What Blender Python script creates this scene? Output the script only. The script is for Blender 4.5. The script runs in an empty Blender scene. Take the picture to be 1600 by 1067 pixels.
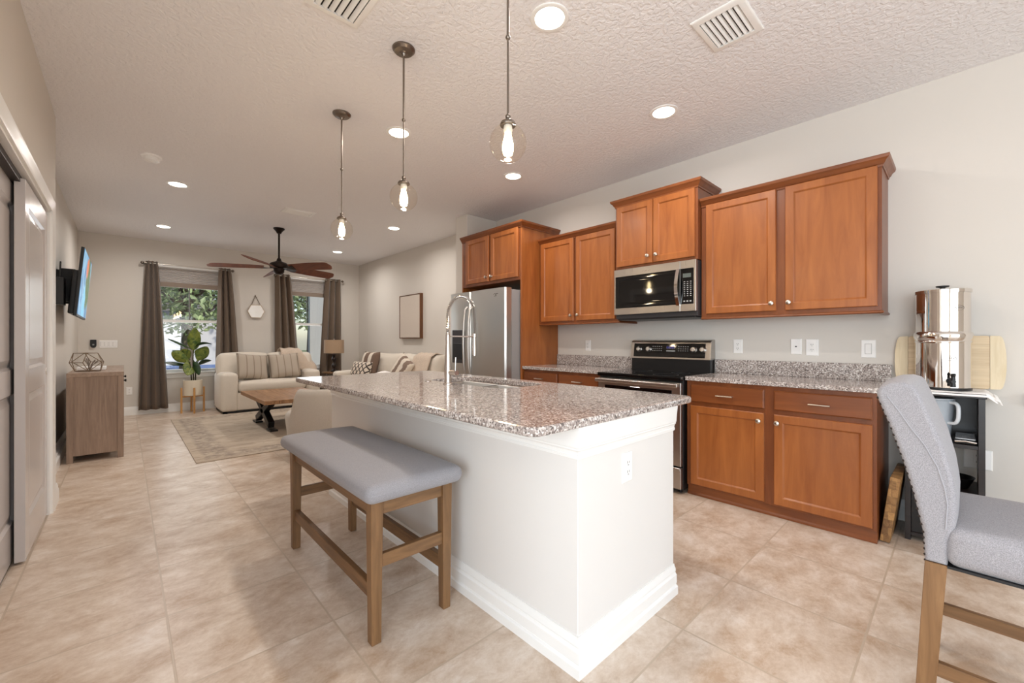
import bpy, bmesh, math, random
from mathutils import Vector, Matrix
random.seed(7)
PI = math.pi
S = bpy.context.scene
COL = S.collection

# ------------------------------------------------------------------ camera
CAM_H = 1.183
YAW = math.atan2(605, 652)
cam = bpy.data.cameras.new('camera')
cam.sensor_width = 36.0
cam.lens = 652.0 / 1600 * 36.0
cam.shift_y = -0.0003
cam.clip_start = 0.05
cam.clip_end = 300
cam_o = bpy.data.objects.new('camera', cam)
cam_o.location = (0, 0, CAM_H)
cam_o.rotation_euler = (PI / 2, 0, -YAW)
COL.objects.link(cam_o)
S.camera = cam_o

# ------------------------------------------------------------------ colour management, world, sun
S.view_settings.view_transform = 'Standard'
S.view_settings.look = 'None'
S.view_settings.exposure = 0.25
S.view_settings.gamma = 1.0
S.view_settings.use_curve_mapping = False
S.cycles.max_bounces = 10
S.cycles.diffuse_bounces = 6
S.cycles.glossy_bounces = 5
S.cycles.transmission_bounces = 8
S.cycles.transparent_max_bounces = 12
S.cycles.caustics_reflective = False
S.cycles.caustics_refractive = False
S.cycles.sample_clamp_indirect = 6.0
S.cycles.use_denoising = True

W = bpy.data.worlds.new('sky')
S.world = W
W.use_nodes = True
wn = W.node_tree
sky = wn.nodes.new('ShaderNodeTexSky')
sky.sky_type = 'NISHITA'
sky.sun_disc = False
sky.sun_elevation = math.radians(48)
sky.sun_rotation = math.radians(150)
wn.links.new(sky.outputs[0], wn.nodes['Background'].inputs[0])
wn.nodes['Background'].inputs[1].default_value = 0.16

DAY_W = 60.0        # added daylight from unseen, invented openings behind the camera
DOWN_W = 9.0         # each recessed ceiling light
PEND_W = 3.0         # each pendant bulb
WARM = (1.0, 0.955, 0.915)


def area(name, loc, rot, sx, sy, power, color, spread=PI):
    l = bpy.data.lights.new(name, 'AREA')
    l.shape = 'RECTANGLE'
    l.size, l.size_y = sx, sy
    l.energy = power
    l.color = color
    l.spread = spread
    o = bpy.data.objects.new(name, l)
    o.location = loc
    o.rotation_euler = rot
    COL.objects.link(o)
    return o


# added daylight; the patio opening behind the camera is invented to admit it
area('added_rear_daylight', (0.35, -3.28, 1.15), (PI / 2, 0, 0), 3.4, 2.1, DAY_W, (0.82, 0.92, 1.0))
# added side daylight; the unseen nook window it enters by is invented
area('added_side_daylight', (-2.33, -1.15, 1.35), (PI / 2, 0, -PI / 2), 3.0, 1.7, DAY_W * 2.1, (0.82, 0.92, 1.0))
# daylight entering by the two front windows
area('front_daylight', (0.82, 9.35, 1.45), (PI / 2, 0, PI), 0.85, 1.4, 9.0, (0.93, 0.97, 1.0))
area('front_daylight', (2.74, 9.35, 1.45), (PI / 2, 0, PI), 0.7, 1.4, 6.0, (0.93, 0.97, 1.0))
sunl = bpy.data.lights.new('sun', 'SUN')
sunl.energy = 3.0
sunl.angle = 0.02
sunl.color = (1, 0.95, 0.86)
sun_o = bpy.data.objects.new('sun', sunl)
sun_o.rotation_euler = (math.radians(48), 0, math.radians(35))
COL.objects.link(sun_o)


# ------------------------------------------------------------------ materials
def lin(c):
    return tuple(((v / 255) / 12.92 if v / 255 <= 0.04045 else ((v / 255 + 0.055) / 1.055) ** 2.4) for v in c) + (1.0,)


class NT:
    """small wrapper to write node trees"""
    def __init__(s, name):
        s.m = bpy.data.materials.new(name)
        s.m.use_nodes = True
        s.t = s.m.node_tree
        s.b = s.t.nodes['Principled BSDF']

    def n(s, typ, **kw):
        nd = s.t.nodes.new('ShaderNode' + typ)
        for k, v in kw.items():
            setattr(nd, k, v)
        return nd

    def l(s, a, b):
        s.t.links.new(a, b)

    def set(s, **kw):
        for k, v in kw.items():
            s.b.inputs[k.replace('_', ' ')].default_value = v

    def coords(s, scale=(1, 1, 1), rot=(0, 0, 0), loc=(0, 0, 0)):
        tc = s.n('TexCoord')
        mp = s.n('Mapping')
        mp.inputs['Scale'].default_value = scale
        mp.inputs['Rotation'].default_value = rot
        mp.inputs['Location'].default_value = loc
        s.l(tc.outputs['Object'], mp.inputs['Vector'])
        return mp.outputs[0]

    def noise(s, vec, scale, detail=4, rough=0.55, dist=0.0):
        nz = s.n('TexNoise')
        nz.inputs['Scale'].default_value = scale
        nz.inputs['Detail'].default_value = detail
        nz.inputs['Roughness'].default_value = rough
        nz.inputs['Distortion'].default_value = dist
        if vec is not None:
            s.l(vec, nz.inputs['Vector'])
        return nz

    def ramp(s, fac, stops, interp='LINEAR'):
        r = s.n('ValToRGB')
        cr = r.color_ramp
        cr.interpolation = interp
        while len(cr.elements) < len(stops):
            cr.elements.new(0.5)
        for e, (p, c) in zip(cr.elements, stops):
            e.position = p
            e.color = c if len(c) == 4 else lin(c)
        s.l(fac, r.inputs[0])
        return r.outputs[0]

    def mix(s, fac, a, b, mode='MIX'):
        mx = s.n('Mix', data_type='RGBA', blend_type=mode)
        for sock, v in ((mx.inputs[0], fac), (mx.inputs[6], a), (mx.inputs[7], b)):
            if isinstance(v, (int, float)):
                sock.default_value = v
            elif isinstance(v, tuple):
                sock.default_value = v if len(v) == 4 else lin(v)
            else:
                s.l(v, sock)
        return mx.outputs[2]

    def bump(s, h, strength=0.2, dist=0.01):
        b = s.n('Bump')
        b.inputs['Strength'].default_value = strength
        b.inputs['Distance'].default_value = dist
        s.l(h, b.inputs['Height'])
        s.l(b.outputs[0], s.b.inputs['Normal'])

    def math(s, op, a, b=0.0, c=None):
        m = s.n('Math', operation=op)
        for i, v in enumerate((a, b) if c is None else (a, b, c)):
            if isinstance(v, (int, float)):
                m.inputs[i].default_value = v
            else:
                s.l(v, m.inputs[i])
        return m.outputs[0]


MATS = {}


def plain(name, rgb, rough=0.5, metal=0.0, coat=0.0, var=0.0, vscale=8.0, bump=0.0, bscale=200.0, bdist=0.002, emit=None, spec=0.5,
          stretch=(1, 1, 1), trans=0.0, ior=1.45, sheen=0.0, alpha=1.0):
    if name in MATS:
        return MATS[name]
    k = NT(name)
    k.set(Roughness=rough, Metallic=metal, Base_Color=lin(rgb), IOR=ior)
    k.b.inputs['Specular IOR Level'].default_value = spec
    if coat:
        k.b.inputs['Coat Weight'].default_value = coat
        k.b.inputs['Coat Roughness'].default_value = 0.12
    if trans:
        k.b.inputs['Transmission Weight'].default_value = trans
    if sheen:
        k.b.inputs['Sheen Weight'].default_value = sheen
    if alpha < 1:
        k.b.inputs['Alpha'].default_value = alpha
    if var or bump:
        v = k.coords(stretch)
    if var:
        nz = k.noise(v, vscale, 5)
        lo = tuple(max(0, c * (1 - var)) for c in rgb)
        hi = tuple(min(255, c * (1 + var * 0.6)) for c in rgb)
        k.l(k.ramp(nz.outputs[0], [(0.3, lo), (0.7, hi)]), k.b.inputs['Base Color'])
    if bump:
        nb = k.noise(v, bscale, 3)
        k.bump(nb.outputs[0], bump, bdist)
    if emit:
        k.b.inputs['Emission Color'].default_value = lin(emit[0])
        k.b.inputs['Emission Strength'].default_value = emit[1]
    MATS[name] = k.m
    return k.m


def wood(name, c1, c2, scale=(18, 18, 1.6), rough=0.38, coat=0.0, nscale=2.2, dist=0.8, knots=False):
    """grain runs along the axis whose scale is small"""
    if name in MATS:
        return MATS[name]
    k = NT(name)
    v = k.coords(scale)
    a = k.noise(v, nscale, 6, 0.6, dist)
    v2 = k.coords((scale[0] * 0.16, scale[1] * 0.16, scale[2] * 0.3))
    b = k.noise(v2, 2.5, 2)
    col = k.ramp(a.outputs[0], [(0.3, c1), (0.72, c2)])
    dark = tuple(x * 0.80 for x in c1)
    col = k.mix(k.ramp(b.outputs[0], [(0.40, (0, 0, 0)), (0.75, (130, 130, 130))]), col, dark)
    if knots:
        vo = k.n('TexVoronoi')
        vo.inputs['Scale'].default_value = 2.6
        k.l(k.coords((1, 1.6, 0.8)), vo.inputs['Vector'])
        kn = k.ramp(vo.outputs['Distance'], [(0.03, (200, 200, 200)), (0.09, (0, 0, 0))])
        col = k.mix(kn, col, tuple(x * 0.45 for x in c1))
    k.l(col, k.b.inputs['Base Color'])
    k.set(Roughness=rough)
    if coat:
        k.b.inputs['Coat Weight'].default_value = coat
        k.b.inputs['Coat Roughness'].default_value = 0.18
    k.bump(a.outputs[0], 0.06, 0.002)
    MATS[name] = k.m
    return k.m


def granite():
    k = NT('speckled_granite')
    v = k.coords()
    nz = k.noise(v, 60, 2)
    vv = k.n('VectorMath', operation='ADD')
    sc = k.n('VectorMath', operation='SCALE')
    k.l(nz.outputs['Color'], sc.inputs[0])
    sc.inputs['Scale'].default_value = 0.008
    k.l(v, vv.inputs[0])
    k.l(sc.outputs[0], vv.inputs[1])
    vo = k.n('TexVoronoi')
    vo.inputs['Scale'].default_value = 150
    k.l(vv.outputs[0], vo.inputs['Vector'])
    sep = k.n('SeparateColor')
    k.l(vo.outputs['Color'], sep.inputs[0])
    col = k.ramp(sep.outputs[0], [(0.0, (106, 97, 93)), (0.12, (142, 131, 126)), (0.34, (164, 152, 146)), (0.56, (184, 173, 166)),
                                  (0.74, (204, 196, 190)), (0.91, (224, 219, 215))], 'CONSTANT')
    big = k.noise(v, 9, 3)
    col = k.mix(k.ramp(big.outputs[0], [(0.35, (0, 0, 0)), (0.7, (70, 70, 70))]), col, (190, 172, 162))
    k.l(col, k.b.inputs['Base Color'])
    k.set(Roughness=0.10)
    k.b.inputs['Specular IOR Level'].default_value = 0.6
    return k.m


def floor_tile():
    k = NT('travertine_floor_tile')
    tc = k.n('TexCoord')
    sep = k.n('SeparateXYZ')
    k.l(tc.outputs['Object'], sep.inputs[0])
    P = 0.516
    tx = k.math('DIVIDE', k.math('SUBTRACT', sep.outputs[0], 0.132 - 50 * P), P)
    ty = k.math('DIVIDE', k.math('SUBTRACT', sep.outputs[1], 0.262 - 50 * P), P)
    ix, iy = k.math('FLOOR', tx), k.math('FLOOR', ty)
    fx, fy = k.math('FRACT', tx), k.math('FRACT', ty)

    def edge(f):
        return k.math('MINIMUM', f, k.math('SUBTRACT', 1.0, f))
    e = k.math('MINIMUM', edge(fx), edge(fy))
    gr = k.n('MapRange', interpolation_type='SMOOTHSTEP')
    k.l(e, gr.inputs[0])
    gr.inputs[1].default_value = 0.0055
    gr.inputs[2].default_value = 0.0095
    gr.inputs[3].default_value = 1.0
    gr.inputs[4].default_value = 0.0
    cmb = k.n('CombineXYZ')
    k.l(ix, cmb.inputs[0])
    k.l(iy, cmb.inputs[1])
    wn_ = k.n('TexWhiteNoise', noise_dimensions='2D')
    k.l(cmb.outputs[0], wn_.inputs[0])
    off = k.n('VectorMath', operation='SCALE')
    off.inputs['Scale'].default_value = 17.0
    k.l(wn_.outputs['Color'], off.inputs[0])
    add = k.n('VectorMath', operation='ADD')
    k.l(tc.outputs['Object'], add.inputs[0])
    k.l(off.outputs[0], add.inputs[1])
    mp = k.n('Mapping')
    mp.inputs['Rotation'].default_value = (0, 0, math.radians(-24))
    mp.inputs['Scale'].default_value = (1.0, 1.4, 1.0)
    k.l(add.outputs[0], mp.inputs[0])
    n1 = k.noise(mp.outputs[0], 4.2, 12, 0.74, 0.25)
    n2 = k.noise(mp.outputs[0], 17, 10, 0.76, 0.35)
    n3 = k.noise(add.outputs[0], 2.2, 3)
    col = k.ramp(n1.outputs[0], [(0.36, (180, 153, 128)), (0.45, (197, 176, 156)), (0.55, (212, 195, 178)), (0.66, (226, 214, 202))])
    col = k.mix(k.ramp(n2.outputs[0], [(0.52, (0, 0, 0)), (0.66, (150, 150, 150))]), col, (176, 144, 118))
    col = k.mix(k.ramp(n2.outputs[0], [(0.32, (120, 120, 120)), (0.46, (0, 0, 0))]), col, (230, 221, 211))
    col = k.mix(k.ramp(n3.outputs[0], [(0.4, (0, 0, 0)), (0.72, (80, 80, 80))]), col, (218, 204, 188))
    n4 = k.noise(add.outputs[0], 46, 6, 0.7, 0.6)
    col = k.mix(k.ramp(n4.outputs[0], [(0.50, (0, 0, 0)), (0.66, (95, 95, 95))]), col, (176, 148, 126))
    col = k.mix(k.ramp(n4.outputs[0], [(0.34, (90, 90, 90)), (0.48, (0, 0, 0))]), col, (234, 224, 214))
    col = k.mix(gr.outputs[0], col, (190, 172, 152))
    k.l(col, k.b.inputs['Base Color'])
    rr = k.n('MapRange')
    k.l(n2.outputs[0], rr.inputs[0])
    rr.inputs[3].default_value = 0.22
    rr.inputs[4].default_value = 0.42
    k.l(rr.outputs[0], k.b.inputs['Roughness'])
    h = k.math('SUBTRACT', k.math('MULTIPLY', n2.outputs[0], 0.25), gr.outputs[0])
    k.bump(h, 0.25, 0.0015)
    return k.m


def textured_paint(name, rgb, scale, strength, dist=0.004, rough=0.85, knock=False):
    k = NT(name)
    k.set(Base_Color=lin(rgb), Roughness=rough)
    k.b.inputs['Specular IOR Level'].default_value = 0.25
    v = k.coords()
    n = k.noise(v, scale, 3, 0.5, 0.4)
    h = n.outputs[0]
    if knock:
        h = k.ramp(h, [(0.42, (0, 0, 0)), (0.56, (255, 255, 255))])
    k.bump(h, strength, dist)
    return k.m


def brushed(name, rgb, rough=0.3, stretch=(2, 2, 200)):
    k = NT(name)
    k.set(Base_Color=lin(rgb), Metallic=1.0, Roughness=rough)
    n = k.noise(k.coords(stretch), 3, 3)
    r = k.n('MapRange')
    k.l(n.outputs[0], r.inputs[0])
    r.inputs[3].default_value = rough * 0.75
    r.inputs[4].default_value = rough * 1.3
    k.l(r.outputs[0], k.b.inputs['Roughness'])
    k.bump(n.outputs[0], 0.03, 0.0006)
    return k.m


def fabric(name, rgb, weave=900, var=0.10, rough=0.95, sheen=0.15, patch=5):
    k = NT(name)
    v = k.coords()
    a = k.noise(v, weave, 2)
    b = k.noise(v, patch, 4)
    lo = tuple(c * (1 - var) for c in rgb)
    hi = tuple(min(255, c * (1 + var)) for c in rgb)
    c1 = k.ramp(a.outputs[0], [(0.3, lo), (0.7, hi)])
    c2 = k.mix(k.ramp(b.outputs[0], [(0.35, (0, 0, 0)), (0.75, (60, 60, 60))]), c1, lo)
    k.l(c2, k.b.inputs['Base Color'])
    k.set(Roughness=rough)
    k.b.inputs['Sheen Weight'].default_value = sheen
    k.b.inputs['Specular IOR Level'].default_value = 0.2
    k.bump(a.outputs[0], 0.35, 0.001)
    return k.m


def striped(name, base, stripe, axis, freq, width, soft=0.04, wob=0.0):
    """cloth with stripes across one object axis"""
    k = NT(name)
    tc = k.n('TexCoord')
    sep = k.n('SeparateXYZ')
    k.l(tc.outputs['Object'], sep.inputs[0])
    x = sep.outputs[axis]
    nz = k.noise(tc.outputs['Object'], 7, 3)
    x = k.math('ADD', x, k.math('MULTIPLY', nz.outputs[0], wob))
    f = k.math('ABSOLUTE', k.math('SUBTRACT', k.math('FRACT', k.math('MULTIPLY', x, freq)), 0.5))
    r = k.n('MapRange')
    k.l(f, r.inputs[0])
    r.inputs[1].default_value = 0.5 - width / 2 - soft
    r.inputs[2].default_value = 0.5 - width / 2
    col = k.mix(r.outputs[0], base, stripe)
    k.l(col, k.b.inputs['Base Color'])
    k.set(Roughness=0.95)
    w = k.noise(tc.outputs['Object'], 600, 2)
    k.bump(w.outputs[0], 0.4, 0.001)
    return k.m


M = {}
M['wall'] = textured_paint('warm_greige_wall_paint', (215, 209, 201), 90, 0.06)
M['ceiling'] = textured_paint('knockdown_ceiling_paint', (236, 234, 235), 38, 0.42, 0.006, 0.9, True)
M['trim'] = plain('white_semigloss_trim', (240, 239, 236), 0.35)
M['door'] = plain('white_door_paint', (197, 190, 187), 0.22, spec=0.5)
M['tile'] = floor_tile()
M['granite'] = granite()
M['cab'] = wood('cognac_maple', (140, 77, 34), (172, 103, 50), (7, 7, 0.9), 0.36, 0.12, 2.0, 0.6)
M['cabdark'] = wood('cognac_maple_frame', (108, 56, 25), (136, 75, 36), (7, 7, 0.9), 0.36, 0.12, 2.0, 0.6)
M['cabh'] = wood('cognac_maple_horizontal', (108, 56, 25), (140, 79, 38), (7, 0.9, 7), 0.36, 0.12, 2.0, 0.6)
M['nickel'] = plain('satin_nickel', (205, 198, 188), 0.28, 1.0)
M['darknickel'] = plain('antique_nickel', (132, 122, 112), 0.32, 1.0)
M['chrome'] = plain('chrome', (225, 222, 218), 0.08, 1.0)
M['steel'] = brushed('brushed_stainless', (190, 184, 178), 0.30, (2, 200, 2))
M['steelv'] = brushed('brushed_stainless_upright', (200, 196, 191), 0.32, (2, 200, 2))
M['polished'] = plain('polished_steel', (222, 216, 210), 0.06, 1.0)
M['blackglass'] = plain('black_glass', (10, 10, 11), 0.05, spec=0.6)
M['black'] = plain('black_plastic', (22, 21, 22), 0.4)
M['darkside'] = plain('charcoal_appliance_side', (52, 50, 52), 0.45)
M['greyside'] = plain('grey_appliance_side', (150, 147, 146), 0.5)
M['plate'] = plain('white_wall_plate', (243, 241, 238), 0.35)
M['slot'] = plain('dark_slot', (60, 57, 54), 0.6)
M['bench_fabric'] = fabric('grey_linen_weave', (146, 144, 148), 500, 0.10)
M['chair_fabric'] = fabric('grey_tweed', (152, 149, 152), 420, 0.13)
M['bench_wood'] = wood('walnut_bench_wood', (104, 74, 46), (140, 104, 68), (14, 14, 1.4), 0.45)
M['chair_wood'] = wood('light_walnut_wood', (116, 82, 50), (150, 112, 74), (14, 14, 1.4), 0.42)
M['cream'] = fabric('cream_upholstery', (216, 206, 192), 400, 0.06)
M['chenille'] = fabric('oatmeal_upholstery', (186, 178, 168), 400, 0.07)
M['blanket'] = fabric('oatmeal_throw', (200, 182, 164), 160, 0.12)
M['curtain'] = fabric('taupe_curtain_cloth', (112, 96, 82), 500, 0.07)
M['bronze'] = plain('oil_rubbed_bronze', (38, 27, 22), 0.42, 0.7)
M['fanblade'] = wood('walnut_fan_blade', (86, 43, 24), (124, 68, 42), (10, 1.5, 10), 0.55)
M['greywash'] = wood('greywashed_oak', (134, 112, 96), (164, 140, 122), (16, 16, 1.2), 0.6, knots=True)
M['tabletop'] = wood('rustic_tabletop_planks', (126, 88, 56), (172, 130, 90), (12, 1.2, 12), 0.45)
M['blackmetal'] = plain('matt_black_metal', (20, 18, 18), 0.45)
M['espresso'] = wood('espresso_laminate', (27, 21, 20), (40, 32, 30), (14, 2, 14), 0.35)
M['bamboo'] = wood('bamboo_strips', (196, 152, 96), (226, 188, 136), (30, 2.2, 30), 0.45)
M['bamboo_end'] = wood('pale_bamboo_rim', (222, 200, 160), (238, 220, 188), (20, 20, 2), 0.45)
M['white_cloth'] = fabric('white_cotton', (240, 236, 232), 300, 0.04)
M['bulb'] = plain('warm_bulb_glow', (255, 236, 200), 0.3, emit=((255, 226, 170), 28.0))
M['lens'] = plain('lit_ceiling_lens', (255, 250, 240), 0.4, emit=((255, 240, 218), 14.0))
M['leaf'] = None


def glass_mat(name, tint=(255, 255, 255), rough=0.0, ior=1.45, clear=0.0):
    k = NT(name)
    nt = k.t
    g = k.n('BsdfGlossy')
    g.inputs['Roughness'].default_value = 0.02
    t = k.n('BsdfTransparent')
    t.inputs[0].default_value = lin(tint)
    lw = k.n('LayerWeight')
    lw.inputs['Blend'].default_value = 0.5
    fac = k.math('ADD', k.math('MULTIPLY', k.math('POWER', lw.outputs['Facing'], 5.0), 0.40), 0.03)
    m = k.n('MixShader')
    k.l(fac, m.inputs[0])
    k.l(t.outputs[0], m.inputs[1])
    k.l(g.outputs[0], m.inputs[2])
    k.l(m.outputs[0], nt.nodes['Material Output'].inputs[0])
    return k.m


M['glass'] = glass_mat('clear_window_glass')
M['globe'] = glass_mat('clear_globe_glass', (254, 252, 248), ior=1.5)


# ------------------------------------------------------------------ mesh helpers
class MB:
    def __init__(s):
        s.bm = bmesh.new()

    def face(s, pts):
        vs = [s.bm.verts.new(p) for p in pts]
        return s.bm.faces.new(vs)

    def box(s, x0, x1, y0, y1, z0, z1, bev=0.0, seg=1, mat=None):
        b = bmesh.new()
        r = bmesh.ops.create_cube(b, size=1.0)
        for v in b.verts:
            v.co = Vector(((x0 + x1) / 2 + v.co.x * (x1 - x0), (y0 + y1) / 2 + v.co.y * (y1 - y0), (z0 + z1) / 2 + v.co.z * (z1 - z0)))
        if bev:
            bmesh.ops.bevel(b, geom=list(b.edges), offset=bev, segments=seg, affect='EDGES', profile=0.5)
        if mat is not None:
            b.transform(mat)
        s.add(b)
        return s

    def add(s, b):
        me = bpy.data.meshes.new('tmp')
        b.to_mesh(me)
        b.free()
        s.bm.from_mesh(me)
        bpy.data.meshes.remove(me)

    def bar(s, p0, p1, w, h, up=(0, 0, 1), bev=0.0):
        """square bar from p0 to p1; w across, h along up"""
        p0, p1 = Vector(p0), Vector(p1)
        d = p1 - p0
        L = d.length
        z = d.normalized()
        u = Vector(up)
        x = u.cross(z)
        if x.length < 1e-4:
            x = Vector((1, 0, 0)).cross(z)
        x.normalize()
        y = z.cross(x)
        m = Matrix((x, y, z)).transposed().to_4x4()
        m.translation = (p0 + p1) / 2
        s.box(-w / 2, w / 2, -h / 2, h / 2, -L / 2, L / 2, bev, 1, m)
        return s

    def taper(s, c0, c1, w0, d0, w1, d1, bev=0.0):
        """upright tapered post between two centres: sizes w (x) and d (y)"""
        b = bmesh.new()
        vs = []
        for c, w, d in ((c0, w0, d0), (c1, w1, d1)):
            for sx, sy in ((-1, -1), (1, -1), (1, 1), (-1, 1)):
                vs.append(b.verts.new((c[0] + sx * w / 2, c[1] + sy * d / 2, c[2])))
        b.faces.new(vs[3::-1])
        b.faces.new(vs[4:])
        for i in range(4):
            j = (i + 1) % 4
            b.faces.new((vs[i], vs[j], vs[4 + j], vs[4 + i]))
        bmesh.ops.recalc_face_normals(b, faces=list(b.faces))
        if bev:
            bmesh.ops.bevel(b, geom=list(b.edges), offset=bev, segments=1, affect='EDGES')
        s.add(b)
        return s

    def prism(s, pts, f0, f1, m=None, bev=0.0):
        """polygon pts (a,b) extruded; f(a,b,0)->p and f(a,b,1)->p"""
        b = bmesh.new()
        A = [b.verts.new(f0(*p)) for p in pts]
        B = [b.verts.new(f1(*p)) for p in pts]
        b.faces.new(A)
        b.faces.new(B[::-1])
        n = len(pts)
        for i in range(n):
            j = (i + 1) % n
            b.faces.new((A[i], B[i], B[j], A[j]))
        bmesh.ops.recalc_face_normals(b, faces=list(b.faces))
        if bev:
            bmesh.ops.bevel(b, geom=[e for e in b.edges], offset=bev, segments=2, affect='EDGES')
        s.add(b)
        return s

    def lathe(s, prof, c=(0, 0, 0), seg=28, m=None, cap=True):
        b = bmesh.new()
        rings = []
        for r, z in prof:
            if r < 1e-6:
                rings.append([b.verts.new((0, 0, z))])
            else:
                rings.append([b.verts.new((r * math.cos(2 * PI * i / seg), r * math.sin(2 * PI * i / seg), z)) for i in range(seg)])
        for a, q in zip(rings, rings[1:]):
            for i in range(seg):
                j = (i + 1) % seg
                if len(a) == 1 and len(q) == 1:
                    continue
                if len(a) == 1:
                    b.faces.new((a[0], q[j], q[i]))
                elif len(q) == 1:
                    b.faces.new((a[i], a[j], q[0]))
                else:
                    b.faces.new((a[i], a[j], q[j], q[i]))
        if cap:
            for r in (rings[0], rings[-1]):
                if len(r) > 1:
                    b.faces.new(r)
        bmesh.ops.recalc_face_normals(b, faces=list(b.faces))
        if m is not None:
            b.transform(m)
        b.transform(Matrix.Translation(c))
        s.add(b)
        return s

    def tube(s, pts, r, seg=10, closed=False):
        pts = [Vector(p) for p in pts]
        n = len(pts)
        rs = r if isinstance(r, (list, tuple)) else [r] * n
        b = bmesh.new()
        rings = []
        up = None
        for i, p in enumerate(pts):
            if closed:
                t = (pts[(i + 1) % n] - pts[i - 1]).normalized()
            else:
                t = (pts[min(i + 1, n - 1)] - pts[max(i - 1, 0)]).normalized()
            if up is None:
                up = Vector((0, 0, 1)) if abs(t.z) < 0.9 else Vector((1, 0, 0))
            x = up.cross(t).normalized()
            y = t.cross(x)
            up = y
            rings.append([b.verts.new(p + (x * math.cos(2 * PI * k / seg) + y * math.sin(2 * PI * k / seg)) * rs[i]) for k in range(seg)])
        pairs = list(zip(rings, rings[1:])) + ([(rings[-1], rings[0])] if closed else [])
        for a, q in pairs:
            for k in range(seg):
                j = (k + 1) % seg
                b.faces.new((a[k], a[j], q[j], q[k]))
        if not closed:
            b.faces.new(rings[0])
            b.faces.new(rings[-1])
        bmesh.ops.recalc_face_normals(b, faces=list(b.faces))
        s.add(b)
        return s

    def sphere(s, c, r, seg=20, rings=12, scale=(1, 1, 1)):
        b = bmesh.new()
        bmesh.ops.create_uvsphere(b, u_segments=seg, v_segments=rings, radius=r)
        b.transform(Matrix.Translation(c) @ Matrix.Diagonal((*scale, 1)))
        s.add(b)
        return s

    def loops(s, L, cap0=False, cap1=False):
        """list of equal-length closed vertex loops bridged in turn"""
        b = bmesh.new()
        R = [[b.verts.new(p) for p in l] for l in L]
        n = len(R[0])
        for a, q in zip(R, R[1:]):
            for i in range(n):
                j = (i + 1) % n
                b.faces.new((a[i], a[j], q[j], q[i]))
        if cap0:
            b.faces.new(R[0][::-1])
        if cap1:
            b.faces.new(R[-1])
        bmesh.ops.recalc_face_normals(b, faces=list(b.faces))
        s.add(b)
        return s

    def panel(s, f, a0, a1, b0, b1, prof):
        """nested rectangle loops; f(a,b,d)->point; prof = [(inset, depth)...]; last one is filled"""
        L = []
        for ins, d in prof:
            L.append([f(a0 + ins, b0 + ins, d), f(a1 - ins, b0 + ins, d), f(a1 - ins, b1 - ins, d), f(a0 + ins, b1 - ins, d)])
        return s.loops(L, True, True)

    def sweep(s, path, prof, f=lambda x, y, h: (x, y, h), closed=False, side=1):
        """profile (out, h) swept along 2-D path with mitred corners; out is to the right of travel (side=1)"""
        n = len(path)
        P = [Vector(p) for p in path]
        L = []
        for i in range(n):
            if closed:
                d0 = (P[i] - P[i - 1]).normalized()
                d1 = (P[(i + 1) % n] - P[i]).normalized()
            else:
                d1 = (P[i + 1] - P[i]).normalized() if i < n - 1 else (P[i] - P[i - 1]).normalized()
                d0 = (P[i] - P[i - 1]).normalized() if i > 0 else d1
            n0 = Vector((d0.y, -d0.x)) * side
            n1 = Vector((d1.y, -d1.x)) * side
            mm = (n0 + n1)
            mm = mm / max(0.2, mm.dot(n0)) if mm.length > 1e-6 else n0
            L.append([f(P[i].x + mm.x * o, P[i].y + mm.y * o, h) for o, h in prof])
        b = bmesh.new()
        R = [[b.verts.new(p) for p in l] for l in L]
        k = len(prof)
        seq = list(zip(R, R[1:])) + ([(R[-1], R[0])] if closed else [])
        for a, q in seq:
            for i in range(k):
                j = (i + 1) % k
                b.faces.new((a[i], a[j], q[j], q[i]))
        if not closed:
            b.faces.new(R[0])
            b.faces.new(R[-1][::-1])
        bmesh.ops.recalc_face_normals(b, faces=list(b.faces))
        s.add(b)
        return s

    def soft(s, x0, x1, y0, y1, z0, z1, r=0.05, puff=0.015, m=None, k=5, wob=0.0, fn=None):
        """rounded, slightly inflated cushion box"""
        c = Vector(((x0 + x1) / 2, (y0 + y1) / 2, (z0 + z1) / 2))
        h = Vector(((x1 - x0) / 2, (y1 - y0) / 2, (z1 - z0) / 2))
        r = min(r, h.x * 0.98, h.y * 0.98, h.z * 0.98)

        def axis(hh):
            ed = [-hh, -hh + r * 0.25, -hh + r * 0.55, -hh + r]
            inn = [(-hh + r) + (2 * hh - 2 * r) * i / k for i in range(1, k)] if hh > r * 1.02 else []
            return ed + inn + [-e for e in ed[::-1]]
        b = bmesh.new()
        AX = [axis(h.x), axis(h.y), axis(h.z)]
        for ax in range(3):
            u, v = (ax + 1) % 3, (ax + 2) % 3
            for sg in (-1, 1):
                grid = []
                for a in AX[u]:
                    row = []
                    for bb in AX[v]:
                        p = Vector((0, 0, 0))
                        p[ax] = sg * h[ax]
                        p[u] = a
                        p[v] = bb
                        inn = Vector([max(-(h[i] - r), min(h[i] - r, p[i])) for i in range(3)])
                        d = p - inn
                        if d.length > 1e-9:
                            q = inn + d.normalized() * r
                        else:
                            q = p
                        fu, fv = a / h[u], bb / h[v]
                        q[ax] += sg * puff * (1 - fu * fu) * (1 - fv * fv)
                        row.append(b.verts.new(q))
                    grid.append(row)
                for i in range(len(grid) - 1):
                    for j in range(len(grid[0]) - 1):
                        try:
                            b.faces.new((grid[i][j], grid[i + 1][j], grid[i + 1][j + 1], grid[i][j + 1]))
                        except ValueError:
                            pass
        bmesh.ops.remove_doubles(b, verts=list(b.verts), dist=1e-5)
        bmesh.ops.recalc_face_normals(b, faces=list(b.faces))
        b.transform(Matrix.Translation(c))
        if fn:
            for v in b.verts:
                v.co = Vector(fn(v.co))
        if m is not None:
            b.transform(m)
        s.add(b)
        return s

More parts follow.
